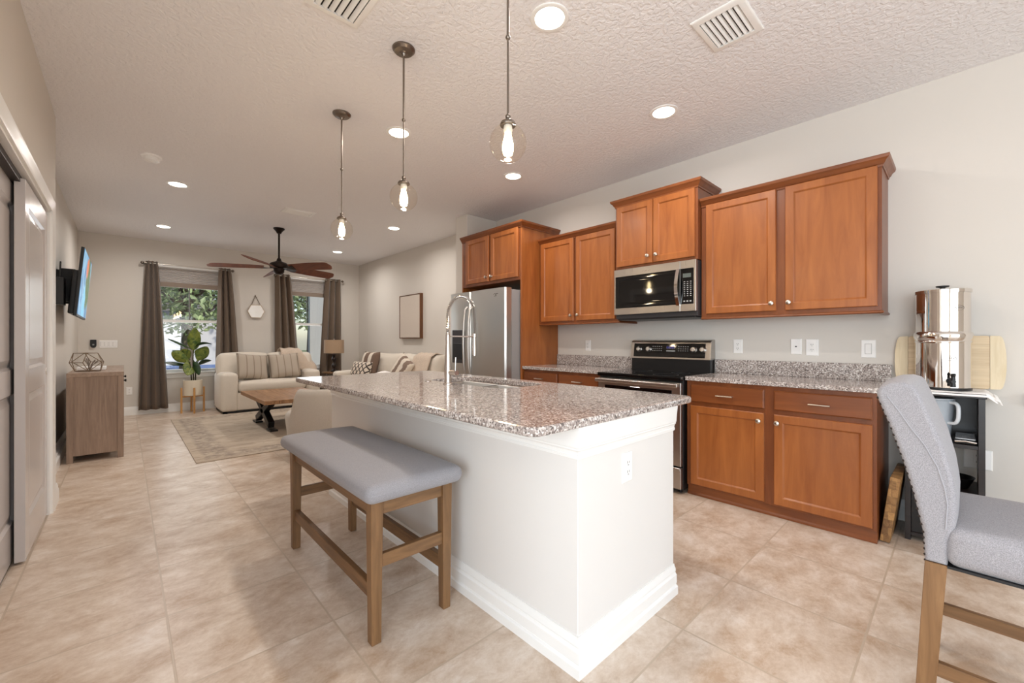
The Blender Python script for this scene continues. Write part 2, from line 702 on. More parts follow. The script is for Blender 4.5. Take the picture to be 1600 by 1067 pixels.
    def pillow(s, w, h, t, m, n=14, pinch=0.05):
        b = bmesh.new()
        for sg in (-1, 1):
            g = []
            for i in range(n + 1):
                row = []
                for j in range(n + 1):
                    u, v = -1 + 2 * i / n, -1 + 2 * j / n
                    th = t / 2 * (max(0, 1 - u ** 4) * max(0, 1 - v ** 4)) ** 0.55
                    x = u * w / 2 * (1 - pinch * (1 - v * v))
                    y = v * h / 2 * (1 - pinch * (1 - u * u))
                    row.append(b.verts.new((x, y, sg * th)))
                g.append(row)
            for i in range(n):
                for j in range(n):
                    b.faces.new((g[i][j], g[i + 1][j], g[i + 1][j + 1], g[i][j + 1]))
        bmesh.ops.remove_doubles(b, verts=list(b.verts), dist=1e-5)
        bmesh.ops.recalc_face_normals(b, faces=list(b.faces))
        b.transform(m)
        s.add(b)
        return s

    def sheet(s, f, nu, nv, th=0.004):
        """f(u,v)->point, u,v in 0..1; given a thickness along its normals"""
        b = bmesh.new()
        g = [[b.verts.new(f(i / nu, j / nv)) for j in range(nv + 1)] for i in range(nu + 1)]
        fs = []
        for i in range(nu):
            for j in range(nv):
                fs.append(b.faces.new((g[i][j], g[i + 1][j], g[i + 1][j + 1], g[i][j + 1])))
        if th:
            b.normal_update()
            q = [[b.verts.new(v.co - v.normal * th) for v in row] for row in g]
            for i in range(nu):
                for j in range(nv):
                    b.faces.new((q[i][j], q[i][j + 1], q[i + 1][j + 1], q[i + 1][j]))
            for i in range(nu):
                for j in (0, nv):
                    b.faces.new((g[i][j], g[i + 1][j], q[i + 1][j], q[i][j]))
            for j in range(nv):
                for i in (0, nu):
                    b.faces.new((g[i][j], g[i][j + 1], q[i][j + 1], q[i][j]))
            bmesh.ops.recalc_face_normals(b, faces=list(b.faces))
        s.add(b)
        return s


def root_of(o):
    while o.parent:
        o = o.parent
    return o


def make(name, mb, mat, parent=None, smooth=35, local=False, origin=None):
    me = bpy.data.meshes.new(name)
    bm = mb.bm
    if parent is not None and not local:
        r = root_of(parent)
        m = Matrix.Translation(r.location) @ r.rotation_euler.to_matrix().to_4x4()
        bm.transform(m.inverted())
    loc = (0, 0, 0)
    if parent is None and origin is not False:
        if origin is None:
            xs = [v.co for v in bm.verts]
            loc = (sum(v.x for v in xs) / len(xs), sum(v.y for v in xs) / len(xs), min(v.z for v in xs))
        else:
            loc = origin
        bm.transform(Matrix.Translation(loc).inverted())
    bm.to_mesh(me)
    bm.free()
    if smooth:
        me.polygons.foreach_set('use_smooth', [True] * len(me.polygons))
        me.set_sharp_from_angle(angle=math.radians(smooth))
    me.materials.append(mat)
    o = bpy.data.objects.new(name, me)
    o.location = loc
    COL.objects.link(o)
    if 0 < smooth <= 60:
        wnm = o.modifiers.new('weighted_normals', 'WEIGHTED_NORMAL')
        wnm.keep_sharp = True
    if parent is not None:
        o.parent = parent
    return o


def thing(name, label, cat, loc=(0, 0, 0), rz=0.0, group=None):
    o = bpy.data.objects.new(name, None)
    o.empty_display_size = 0.05
    o.location = loc
    o.rotation_euler = (0, 0, rz)
    COL.objects.link(o)
    o['label'] = label
    o['category'] = cat
    if group:
        o['group'] = group
    return o


def solo(name, mb, mat, label, cat, group=None, smooth=35, origin=None):
    o = make(name, mb, mat, None, smooth, origin=origin)
    o['label'] = label
    o['category'] = cat
    if group:
        o['group'] = group
    return o


def struct(name, mb, mat, parent=None, smooth=35):
    o = make(name, mb, mat, parent, smooth, origin=False)
    if parent is None:
        o['kind'] = 'structure'
    return o


def add_light(name, parent, kind, loc, power, color, **kw):
    l = bpy.data.lights.new(name, kind)
    l.energy = power
    l.color = color
    for a, v in kw.items():
        setattr(l, a, v)
    o = bpy.data.objects.new(name, l)
    o.location = loc
    o.parent = parent
    COL.objects.link(o)
    return o


def rrect(x0, x1, y0, y1, r, seg=6):
    """rounded rectangle, counter-clockwise"""
    P = []
    for cx, cy, a0 in ((x1 - r, y0 + r, -PI / 2), (x1 - r, y1 - r, 0), (x0 + r, y1 - r, PI / 2), (x0 + r, y0 + r, PI)):
        for i in range(seg + 1):
            a = a0 + PI / 2 * i / seg
            P.append((cx + r * math.cos(a), cy + r * math.sin(a)))
    return P


def rot_to(axis_from, axis_to):
    return Vector(axis_from).rotation_difference(Vector(axis_to)).to_matrix().to_4x4()


# ================================================================== ROOM SHELL
CZ = 2.845           # ceiling
XR = 3.78            # kitchen / right wall
XC = -0.375          # closet wall
XL = -0.515          # living room left wall
YB = 9.03            # window wall
YR = -3.2            # wall behind the camera
YJ = 4.56            # where the closet wall ends

mb = MB()
mb.box(-2.4, 4.1, -3.4, 9.25, -0.12, 0.0)
struct('floor', mb, M['tile'], smooth=0)
mb = MB()
mb.box(-2.4, 4.1, -3.4, 9.25, CZ, CZ + 0.12)
struct('ceiling', mb, M['ceiling'], smooth=0)
mb = MB()
mb.box(XR, XR + 0.15, -3.4, 9.25, 0, CZ)
struct('wall_right', mb, M['wall'], smooth=0)
# stub wall beside the refrigerator
mb = MB()
mb.box(3.27, XR, 4.385, 4.64, 0, CZ, 0.012, 2)
struct('wall_stub', mb, M['wall'])
# left living-room wall
mb = MB()
mb.box(XL - 0.12, XL, YJ - 0.1, 9.25, 0, CZ)
struct('wall_left', mb, M['wall'], smooth=0)
# closet wall with its opening
OY0, OY1, OZ = 1.55, 4.245, 2.075
mb = MB()
mb.box(XC - 0.14, XC, OY1, YJ, 0, CZ, 0.008, 2)
mb.box(XC - 0.14, XC, OY0, OY1 + 0.01, OZ, CZ)
mb.box(XC - 0.14, XC, 0.75, OY0, 0, CZ)
mb.box(-2.3, XC - 0.1, 0.75, 0.89, 0, CZ)
struct('wall_closet', mb, M['wall'])
mb = MB()
mb.box(-1.3, -1.2, OY0 - 0.4, OY1 + 0.15, 0, CZ)
mb.box(-1.3, XC - 0.14, OY0 - 0.5, OY0 - 0.4, 0, CZ)
mb.box(-1.3, XC - 0.14, OY1 + 0.05, OY1 + 0.15, 0, CZ)
struct('wall_closet_inner', mb, M['wall'], smooth=0)
# unseen wall behind the camera, its wide patio opening invented to let daylight in
mb = MB()
mb.box(-2.4, -1.4, YR - 0.15, YR, 0, CZ)
mb.box(2.1, 4.1, YR - 0.15, YR, 0, CZ)
mb.box(-1.4, 2.1, YR - 0.15, YR, 2.2, CZ)
mb.box(-2.4, -2.25, YR, -2.7, 0, CZ)  # unseen nook side wall, its window opening invented for the side daylight
mb.box(-2.4, -2.25, 0.4, 0.89, 0, CZ)
mb.box(-2.4, -2.25, -2.7, 0.4, 2.25, CZ)
mb.box(-2.4, -2.25, -2.7, 0.4, 0, 0.45)
struct('wall_rear', mb, M['wall'], smooth=0)

# window wall
WX = [(0.36, 1.29), (2.34, 3.15)]
WZ0, WZ1 = 0.66, 2.47
mb = MB()
xs = [XL - 0.12, WX[0][0], WX[0][1], WX[1][0], WX[1][1], XR + 0.15]
for i in (0, 2, 4):
    mb.box(xs[i], xs[i + 1], YB, YB + 0.2, 0, CZ)
for a, b in WX:
    mb.box(a, b, YB, YB + 0.2, 0, WZ0)
    mb.box(a, b, YB, YB + 0.2, WZ1, CZ)
struct('wall_back', mb, M['wall'], smooth=0)

# baseboards
BB = [(0, 0), (0.016, 0), (0.016, 0.088), (0.012, 0.096), (0.012, 0.112), (0.007, 0.128), (0.004, 0.135), (0, 0.135)]
mb = MB()
mb.sweep([(XL, YB), (XR, YB)], BB)
struct('baseboard_back', mb, M['trim'])
mb = MB()
mb.sweep([(XC - 0.14, YJ), (XL, YJ), (XL, YB)], BB)
struct('baseboard_left', mb, M['trim'])
mb = MB()
mb.sweep([(XR, YB), (XR, 4.64)], BB)
mb.sweep([(XR, 4.64), (3.27, 4.64), (3.27, 4.385)], BB)
mb.sweep([(XR, 0.33), (XR, YR)], BB)
struct('baseboard_right', mb, M['trim'])
mb = MB()
mb.sweep([(XC, 4.335), (XC, YJ), (XC - 0.14, YJ)], BB, side=1)
struct('baseboard_closet', mb, M['trim'])

# closet casing
CAS = [(0, 0), (0, 0.012), (0.018, 0.016), (0.04, 0.014), (0.055, 0.020), (0.075, 0.020), (0.083, 0.012), (0.083, 0)]
mb = MB()
mb.sweep([(OY0, 0.0), (OY0, OZ), (OY1, OZ), (OY1, 0.0)], CAS, lambda a, b, h: (XC + h, a, b), side=-1)
struct('trim_1', mb, M['trim'])
# jamb lining + track
mb = MB()
mb.box(XC - 0.14, XC, OY1 - 0.012, OY1 + 0.004, 0, OZ)
mb.box(XC - 0.14, XC + 0.0, OY0, OY1, OZ - 0.014, OZ + 0.002)
struct('trim_2', mb, M['trim'])
mb = MB()
mb.box(XC - 0.125, XC - 0.03, OY0, OY1 - 0.02, OZ - 0.05, OZ - 0.014)
struct('trim_3', mb, plain('dark_track_metal', (62, 56, 54), 0.5, 0.6))
mb = MB()
mb.box(XC - 0.075, XC - 0.062, 2.2, 4.2, 0, 0.012)
struct('trim_4', mb, M['nickel'])


def closet_door(name, xf, y0, y1, handle_y):
    z0, z1 = 0.014, OZ - 0.03
    th = 0.040
    mb = MB()
    st = 0.115
    rails = [(z0, z0 + 0.20), (0.90, 1.03), (z1 - 0.125, z1)]
    for a, b in ((y0, y0 + st), (y1 - st, y1)):
        mb.box(xf - th, xf, a, b, z0, z1, 0.0015)
    for a, b in rails:
        mb.box(xf - th, xf, y0 + st, y1 - st, a, b)
    for a, b in ((rails[0][1], rails[1][0]), (rails[1][1], rails[2][0])):
        mb.panel(lambda p, q, d: (xf + d, p, q), y0 + st, y1 - st, a, b,
                 [(0, -th + 0.004), (0, -0.0005), (0.004, -0.004), (0.014, -0.012), (0.024, -0.012), (0.050, -0.004), (0.056, -0.004)])
    o = struct(name, mb, M['door'], smooth=25)
    h = MB()
    h.lathe([(0.0, 0.002), (0.018, 0.002), (0.024, 0.001), (0.026, -0.003)], (xf, handle_y, 0.98), 20, rot_to((0, 0, 1), (1, 0, 0)))
    make('door_pull', h, M['nickel'], o)
    return o


closet_door('door_1', -0.387, 3.385, 4.228, 4.19)
closet_door('door_2', -0.440, 1.56, 3.60, 1.65)

# windows: single-hung vinyl units set in the drywall returns
for i, (a, b) in enumerate(WX):
    w = bpy.data.objects.new('window_%d' % (i + 1), None)
    w.location = ((a + b) / 2, YB + 0.12, WZ0)
    w['kind'] = 'structure'
    COL.objects.link(w)
    f = MB()
    y0, y1 = YB + 0.09, YB + 0.16
    t = 0.035
    f.box(a, a + t, y0, y1, WZ0, WZ1)
    f.box(b - t, b, y0, y1, WZ0, WZ1)
    f.box(a + t, b - t, y0, y1, WZ0, WZ0 + 0.04)
    f.box(a + t, b - t, y0, y1, WZ1 - t, WZ1)
    f.box(a + t, b - t, y0 - 0.008, y1 - 0.02, 1.505, 1.55)
    make('window_frame', f, M['trim'], w)
    g = MB()
    g.box(a + t, b - t, y0 + 0.02, y0 + 0.026, 1.55, WZ1 - t)
    make('upper_pane', g, M['glass'], w, 0)
    g = MB()
    g.box(a + t, b - t, y0 + 0.04, y0 + 0.046, WZ0 + 0.04, 1.505)
    make('lower_pane', g, M['glass'], w, 0)
    mu = MB()
    mu.box((a + b) / 2 - 0.008, (a + b) / 2 + 0.008, y0 + 0.015, y0 + 0.031, 1.55, WZ1 - t)
    make('muntin', mu, M['black'] if i else plain('grey_muntin', (120, 118, 112), 0.5), w, 0)
    sl = MB()
    sl.box(a - 0.05, b + 0.05, YB - 0.05, YB + 0.09, WZ0 - 0.025, WZ0, 0.004)
    sl.box(a - 0.02, b + 0.02, YB - 0.018, YB, WZ0 - 0.095, WZ0 - 0.025, 0.003)
    make('window_sill', sl, M['trim'], w)

# ================================================================== CEILING FITTINGS
LIGHTS = [(1.60, 1.44, 'large recessed ceiling light nearest the camera, right of the front pendant'),
          (2.865, 1.47, 'recessed ceiling light above the stove, left of the right-hand ceiling vent'),
          (1.60, 3.05, 'recessed ceiling light seen behind the middle pendant rod'),
          (2.865, 3.07, 'recessed ceiling light above the refrigerator side of the kitchen, below the front pendant globe'),
          (0.41, 5.65, 'recessed living room ceiling light near the smoke detector, nearer of the left pair'),
          (2.90, 5.68, 'recessed living room ceiling light between the far pendants, nearer of the right pair'),
          (0.41, 7.86, 'recessed ceiling light above the left window, left of the ceiling fan'),
          (2.90, 7.90, 'farthest right recessed ceiling light, above the right window curtains')]
for x, y, lab in LIGHTS:
    t = thing('recessed_light', lab, 'ceiling light', (x, y, CZ), 0, 'recessed ceiling lights')
    m = MB()
    m.lathe([(0.098, 0.0), (0.098, -0.004), (0.092, -0.007), (0.076, -0.006), (0.074, -0.003), (0.074, 0.0)], seg=36, cap=False)
    make('trim_ring', m, M['trim'], t, local=True)
    m = MB()
    m.lathe([(0.0, -0.005), (0.06, -0.005), (0.075, -0.003), (0.075, 0.0)], seg=36, cap=False)
    make('lens', m, M['lens'], t, local=True)
    pw = DOWN_W if y < 5 else DOWN_W * 1.36
    add_light('lamp_glow', t, 'AREA', (0, 0, -0.012), pw, WARM, shape='DISK', size=0.14, spread=math.radians(165))


def ceiling_vent(x0, x1, y0, y1, along, n, lab, slatmat):
    t = thing('ceiling_vent', lab, 'vent', ((x0 + x1) / 2, (y0 + y1) / 2, CZ), 0, 'ceiling air vents')
    m = MB()
    fw = 0.034
    prof = [(0, 0), (0, -0.004), (0.008, -0.010), (fw, -0.012), (fw, 0)]
    m.sweep([(x0, y0), (x0, y1), (x1, y1), (x1, y0)], prof, lambda x, y, h: (x, y, CZ + h), closed=True, side=1)
    make('vent_frame', m, M['trim'], t)
    m = MB()
    m.box(x0 + fw, x1 - fw, y0 + fw, y1 - fw, CZ - 0.0015, CZ - 0.0005)
    make('duct_opening', m, plain('dark_duct', (36, 32, 30), 0.9), t)
    for i in range(n):
        f = (i + 0.5) / n
        m = MB()
        if along == 'y':
            c = x0 + fw + (x1 - x0 - 2 * fw) * f
            w = (x1 - x0 - 2 * fw) / n * 0.56
            m.sheet(lambda u, v: (c - w * 0.5 + w * 1.1 * u, y0 + fw + 0.004 + (y1 - y0 - 2 * fw - 0.008) * v, CZ - 0.0125 + 0.011 * (1 - u) ** 1.7), 6, 1, 0.0012)
        else:
            c = y0 + fw + (y1 - y0 - 2 * fw) * f
            w = (y1 - y0 - 2 * fw) / n * 0.56
            m.sheet(lambda u, v: (x0 + fw + 0.004 + (x1 - x0 - 2 * fw - 0.008) * v, c - w * 0.5 + w * 1.1 * u, CZ - 0.0125 + 0.011 * (1 - u) ** 1.7), 6, 1, 0.0012)
        make('louvre', m, slatmat, t)


ceiling_vent(2.169, 2.485, 0.712, 0.968, 'x', 7, 'square white ceiling vent above the kitchen, upper right of the picture', M['trim'])
ceiling_vent(0.64, 0.905, 1.90, 2.185, 'y', 6, 'white ceiling vent cut by the top edge, left of the pendants', M['trim'])
ceiling_vent(1.46, 1.82, 5.70, 5.93, 'x', 5, 'small white ceiling vent in the living room in front of the fan', M['trim'])

t = thing('smoke_detector', 'round white smoke detector on the living room ceiling', 'smoke detector', (0.177, 4.95, CZ))
m = MB()
m.lathe([(0.075, 0), (0.075, -0.012), (0.07, -0.016), (0.05, -0.016)], seg=32)
make('base_plate', m, M['plate'], t, local=True)
m = MB()
m.lathe([(0.056, -0.014), (0.058, -0.03), (0.052, -0.045), (0.03, -0.047), (0.028, -0.043), (0.0, -0.043)], seg=32)
make('cover', m, M['plate'], t, local=True)

# pendants
for y, lab in ((1.278, 'front glass globe pendant lamp hanging nearest the camera'),
               (2.159, 'middle glass globe pendant lamp over the island'),
               (3.085, 'farthest glass globe pendant lamp over the island end')):
    t = thing('pendant_lamp', lab, 'pendant lamp', (1.163, y, 0), 0, 'glass globe pendants over the island')
    m = MB()
    m.lathe([(0.0, CZ - 0.030), (0.018, CZ - 0.030), (0.024, CZ - 0.024), (0.05, CZ - 0.02), (0.062, CZ - 0.008), (0.063, CZ)], seg=32)
    make('canopy', m, M['darknickel'], t, local=True)
    m = MB()
    m.tube([(0, 0, CZ - 0.03), (0, 0, 2.44)], 0.0055, 12)
    m.tube([(0, 0, 2.44), (0, 0, 2.115)], 0.0045, 12)
    m.sphere((0, 0, 2.44), 0.0105)
    m.sphere((0, 0, 2.112), 0.0115)
    m.lathe([(0.006, CZ - 0.045), (0.010, CZ - 0.04), (0.014, CZ - 0.03)])
    make('rod', m, M['darknickel'], t, local=True)
    m = MB()
    m.lathe([(0.0, 2.104), (0.010, 2.104), (0.016, 2.096), (0.030, 2.088), (0.034, 2.078), (0.032, 2.074), (0.0, 2.074)], seg=28)
    make('globe_cap', m, M['darknickel'], t, local=True)
    m = MB()
    R, zc = 0.077, 2.002
    th0 = math.asin(0.029 / R)
    prof = [(R * math.sin(th0 + (PI - th0) * i / 26), zc + R * math.cos(th0 + (PI - th0) * i / 26)) for i in range(27)]
    prof[-1] = (0.0, zc - R)
    m.lathe(prof, seg=40, cap=False)
    make('glass_globe', m, M['globe'], t, local=True, smooth=180)
    m = MB()
    m.lathe([(0.0, 2.074), (0.017, 2.074), (0.019, 2.055), (0.015, 2.045), (0.0, 2.045)], seg=20)
    make('socket', m, plain('white_socket', (236, 228, 216), 0.4), t, local=True)
    m = MB()
    m.lathe([(0.010, 2.046), (0.014, 2.035), (0.022, 2.0), (0.023, 1.975), (0.018, 1.955), (0.0, 1.946)], seg=24)
    make('bulb', m, M['bulb'], t, local=True, smooth=180)
    add_light('lamp_glow', t, 'POINT', (0, 0, 1.915), PEND_W, (1.0, 0.80, 0.55), shadow_soft_size=0.03)

# ceiling fan
t = thing('ceiling_fan', 'dark bronze ceiling fan with five walnut blades over the living room', 'ceiling fan', (1.668, 6.85, 0), math.radians(15))
m = MB()
m.lathe([(0.0, CZ - 0.075), (0.028, CZ - 0.075), (0.04, CZ - 0.05), (0.068, CZ - 0.018), (0.075, CZ - 0.012), (0.075, CZ)], seg=28)
make('canopy', m, M['bronze'], t, local=True)
m = MB()
m.tube([(0, 0, CZ - 0.07), (0, 0, 2.40)], 0.013, 12)
make('downrod', m, M['bronze'], t, local=True)
m = MB()
m.lathe([(0.0, 2.405), (0.02, 2.405), (0.028, 2.39), (0.036, 2.365), (0.05, 2.355), (0.105, 2.335), (0.125, 2.315), (0.125, 2.28), (0.115, 2.262),
         (0.075, 2.25), (0.068, 2.225), (0.07, 2.205), (0.055, 2.18), (0.03, 2.168), (0.0, 2.165)], seg=36)
make('motor_housing', m, M['bronze'], t, local=True)
for k in range(5):
    a = 2 * PI * k / 5
    R_ = Matrix.Rotation(a, 4, 'Z')
    arm = MB()
    arm.sheet(lambda u, v: R_ @ Vector((0.09 + 0.17 * u, (v - 0.5) * (0.05 + 0.045 * u), 2.262 - 0.006 * math.sin(u * PI) - (v - 0.5) * 0.04 * u)), 6, 3, 0.008)
    make('blade_arm', arm, M['bronze'], t, local=True)
    bl = MB()

    def blade(u, v):
        r = 0.20 + 0.69 * u
        w = 0.058 + 0.016 * math.sin(u * 2.2)
        if u > 0.90:
            w *= math.sqrt(max(0.02, 1 - ((u - 0.90) / 0.101) ** 2))
        s_ = (v - 0.5) * 2
        return R_ @ Vector((r, s_ * w, 2.268 - s_ * w * 0.50 - 0.012 * u * u))
    bl.sheet(blade, 26, 4, 0.007)
    b_ = make('blade', bl, M['fanblade'], t, local=True)

# ================================================================== KITCHEN WALL
DOOR = [(0, 0), (0, 0.014), (0.004, 0.019), (0.050, 0.019), (0.055, 0.016), (0.060, 0.010), (0.064, 0.009)]
DRAW = [(0, 0), (0, 0.012), (0.007, 0.019)]


def knob(parent, X, y, z):
    m = MB()
    m.lathe([(0.0, 0.0), (0.009, 0.0), (0.007, 0.004), (0.006, 0.012), (0.012, 0.017), (0.0165, 0.022), (0.0155, 0.028), (0.009, 0.031), (0, 0.0315)],
            (X, y, z), 22, rot_to((0, 0, 1), (-1, 0, 0)))
    return make('knob', m, M['nickel'], parent)


def pull(parent, X, y0, y1, z):
    m = MB()
    m.tube([(X, y0, z), (X - 0.022, y0, z)], 0.0035, 8)
    m.tube([(X, y1, z), (X - 0.022, y1, z)], 0.0035, 8)
    m.tube([(X - 0.024, y0 - 0.006, z), (X - 0.026, (y0 + y1) / 2, z), (X - 0.024, y1 + 0.006, z)], 0.005, 10)
    return make('pull', m, M['nickel'], parent)


def cab_door(parent, X, y0, y1, z0, z1, ky, kz):
    m = MB()
    m.panel(lambda a, b, d: (X - d, a, b), y0, y1, z0, z1, DOOR)
    o = make('door', m, M['cab'], parent, 20)
    knob(o, X - 0.019, ky, kz)
    return o


CROWN = [(0, 0), (0.006, 0), (0.008, 0.012), (0.016, 0.020), (0.022, 0.034), (0.036, 0.046), (0.040, 0.058), (0.040, 0.066), (0, 0.066)]


def crown(parent, X, y0, y1, z, side_ret=True, left_ret=False, h=1.0):
    m = MB()
    path = [(XR - 0.003, y0), (X, y0), (X, y1)] if side_ret else [(X, y0), (X, y1)]
    if left_ret:
        path.append((XR - 0.003, y1))
    m.sweep(path, [(o, z + hh * h) for o, hh in CROWN], side=-1)
    return make('crown_molding', m, M['cabh'], parent, 30)


def lightrail(parent, X, y0, y1, z):
    m = MB()
    pr = [(-0.02, 0.0), (0.004, 0.0), (0.010, 0.006), (0.008, 0.014), (0.004, 0.018), (-0.02, 0.018)]
    m.sweep([(XR - 0.003, y0), (X, y0), (X, y1)], [(o, z + hh) for o, hh in pr], side=-1)
    return make('light_rail', m, M['cabh'], parent, 30)


WALLCABS = 'cognac wood wall cabinets'
# right upper pair
t = thing('wall_cabinet', 'large two-door cognac wall cabinet right of the microwave, over the right counter', 'cabinet', (3.62, 0.9, 1.37), 0, WALLCABS)
m = MB()
m.box(3.46, XR - 0.002, 0.338, 1.448, 1.372, 2.30, 0.001)
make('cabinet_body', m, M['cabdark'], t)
cab_door(t, 3.46, 0.912, 1.408, 1.403, 2.282, 0.937, 1.457)
cab_door(t, 3.46, 0.358, 0.855, 1.403, 2.282, 0.830, 1.457)
crown(t, 3.46, 0.338, 1.448, 2.272)
lightrail(t, 3.46, 0.338, 1.448, 1.358)

# over-microwave cabinet, deeper and higher
t = thing('wall_cabinet', 'short raised two-door cabinet directly above the microwave', 'cabinet', (3.6, 1.84, 1.85), 0, WALLCABS)
m = MB()
m.box(3.40, XR - 0.002, 1.452, 2.222, 1.850, 2.45, 0.001)
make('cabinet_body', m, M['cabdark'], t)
cab_door(t, 3.40, 1.472, 1.836, 1.872, 2.430, 1.800, 1.935)
cab_door(t, 3.40, 1.842, 2.205, 1.872, 2.430, 1.880, 1.935)
crown(t, 3.40, 1.452, 2.222, 2.432, True, True)

# left upper pair
t = thing('wall_cabinet', 'two-door cognac wall cabinet left of the microwave, beside the refrigerator panel', 'cabinet', (3.62, 2.74, 1.37), 0, WALLCABS)
m = MB()
m.box(3.46, XR - 0.002, 2.226, 3.262, 1.372, 2.28, 0.001)
make('cabinet_body', m, M['cabdark'], t)
cab_door(t, 3.46, 2.768, 3.232, 1.398, 2.272, 2.795, 1.455)
cab_door(t, 3.46, 2.262, 2.732, 1.398, 2.272, 2.705, 1.455)
crown(t, 3.46, 2.226, 3.262, 2.262, False)
lightrail(t, 3.46, 2.226, 3.262, 1.358)

# cabinet over the refrigerator with its tall side panel
t = thing('refrigerator_cabinet', 'deep two-door cabinet over the refrigerator with tall wood side panel', 'cabinet', (3.45, 3.8, 0), 0, WALLCABS)
m = MB()
m.box(3.175, XR - 0.002, 3.29, 4.34, 1.86, 2.45, 0.001)
make('cabinet_body', m, M['cabdark'], t)
m = MB()
m.box(3.175, XR - 0.002, 3.266, 3.288, 0.0, 2.45, 0.001)
make('side_panel', m, M['cab'], t)
m = MB()
m.box(3.175, XR - 0.002, 4.342, 4.362, 0.0, 2.45, 0.001)
make('side_panel', m, M['cab'], t)
cab_door(t, 3.175, 3.822, 4.268, 1.893, 2.440, 3.850, 1.945)
cab_door(t, 3.175, 3.318, 3.778, 1.893, 2.440, 3.748, 1.945)
crown(t, 3.175, 3.266, 4.362, 2.432, True, False)

# base cabinets
t = thing('base_cabinet', 'two-door base cabinet with two drawers right of the stove', 'cabinet', (3.5, 0.9, 0), 0, 'cognac wood base cabinets')
m = MB()
m.box(3.205, XR - 0.002, 0.335, 1.452, 0.075, 0.880, 0.001)
m.box(3.235, XR - 0.002, 0.335, 1.452, 0.0, 0.075)
make('cabinet_body', m, M['cabdark'], t)
m = MB()
m.sweep([(3.235, 0.335), (3.235, 1.452)], [(0, 0), (0.022, 0), (0.022, 0.012), (0.012, 0.022), (0.010, 0.07), (0, 0.07)], side=-1)
make('toe_molding', m, M['cabh'], t)
for y0, y1, k in ((0.916, 1.420, 0.945), (0.354, 0.857, 0.835)):
    cab_door(t, 3.205, y0, y1, 0.09, 0.692, k, 0.638)
    m = MB()
    m.panel(lambda a, b, d: (3.205 - d, a, b), y0, y1, 0.722, 0.852, DRAW)
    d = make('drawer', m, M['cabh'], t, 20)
    c = (y0 + y1) / 2
    pull(d, 3.186, c - 0.05, c + 0.05, 0.783)
t = thing('base_cabinet', 'base cabinet with two drawers between the stove and the refrigerator', 'cabinet', (3.5, 2.75, 0), 0, 'cognac wood base cabinets')
m = MB()
m.box(3.205, XR - 0.002, 2.238, 3.264, 0.075, 0.880, 0.001)
m.box(3.235, XR - 0.002, 2.238, 3.264, 0.0, 0.075)
make('cabinet_body', m, M['cabdark'], t)
for y0, y1, k in ((2.772, 3.250, 2.8), (2.270, 2.748, 2.72)):
    cab_door(t, 3.205, y0, y1, 0.09, 0.692, k, 0.638)
    m = MB()
    m.panel(lambda a, b, d: (3.205 - d, a, b), y0, y1, 0.722, 0.852, DRAW)
    d = make('drawer', m, M['cabh'], t, 20)
    c = (y0 + y1) / 2
    pull(d, 3.186, c - 0.05, c + 0.05, 0.79)

for y0, y1, lab in ((0.318, 1.456, 'right granite counter with low backsplash below the big wall cabinet'),
                    (2.234, 3.264, 'left granite counter with backsplash between stove and refrigerator panel')):
    t = thing('countertop', lab, 'countertop', (3.5, (y0 + y1) / 2, 0.881), 0, 'granite wall counters')
    m = MB()
    m.box(3.178, XR - 0.002, y0, y1, 0.881, 0.912, 0.004, 2)
    make('slab', m, M['granite'], t)
    m = MB()
    m.box(XR - 0.024, XR - 0.002, y0, y1, 0.912, 1.026, 0.002)
    make('backsplash', m, M['granite'], t)

# ---- range
t = thing('range', 'stainless and black glass electric range between the counters', 'stove', (3.45, 1.845, 0))
Y0, Y1 = 1.462, 2.230
m = MB()
m.box(3.16, XR - 0.02, Y0, Y1, 0.03, 0.885, 0.002)
for yy in (Y0 + 0.04, Y1 - 0.04):
    for xx in (3.2, 3.7):
        m.lathe([(0.016, 0), (0.016, 0.03)], (xx, yy, 0), 12)
make('body', m, M['black'], t)
m = MB()
m.box(3.115, 3.73, Y0, Y1, 0.876, 0.908, 0.006, 2)
ct = make('cooktop', m, M['blackglass'], t)
for (x, y, r) in ((3.27, 1.66, 0.10), (3.27, 2.04, 0.085), (3.54, 1.66, 0.075), (3.54, 2.04, 0.10)):
    m = MB()
    m.lathe([(r, 0), (r, 0.0004), (r - 0.003, 0.0004), (r - 0.003, 0)], (x, y, 0.9081), 40, cap=False)
    make('burner_ring', m, plain('burner_ring_print', (70, 70, 72), 0.3), ct)
m = MB()
m.box(3.125, 3.16, Y0 + 0.004, Y1 - 0.004, 0.215, 0.862, 0.004)
dr = make('oven_door', m, M['steel'], t)
m = MB()
m.box(3.1225, 3.126, Y0 + 0.075, Y1 - 0.075, 0.36, 0.800, 0.001)
make('window', m, M['blackglass'], dr)
m = MB()
m.box(3.066, 3.092, Y0 + 0.006, Y1 - 0.006, 0.826, 0.858, 0.008, 3)
for yy in (Y0 + 0.04, Y1 - 0.04):
    m.box(3.085, 3.13, yy - 0.014, yy + 0.014, 0.830, 0.854, 0.003)
make('handle', m, M['steel'], dr)
m = MB()
m.box(3.125, 3.16, Y0 + 0.004, Y1 - 0.004, 0.04, 0.205, 0.004)
sd = make('storage_drawer', m, M['steel'], t)
m = MB()
m.box(3.112, 3.126, Y0 + 0.004, Y1 - 0.004, 0.185, 0.207, 0.004)
make('handle', m, M['steel'], sd)
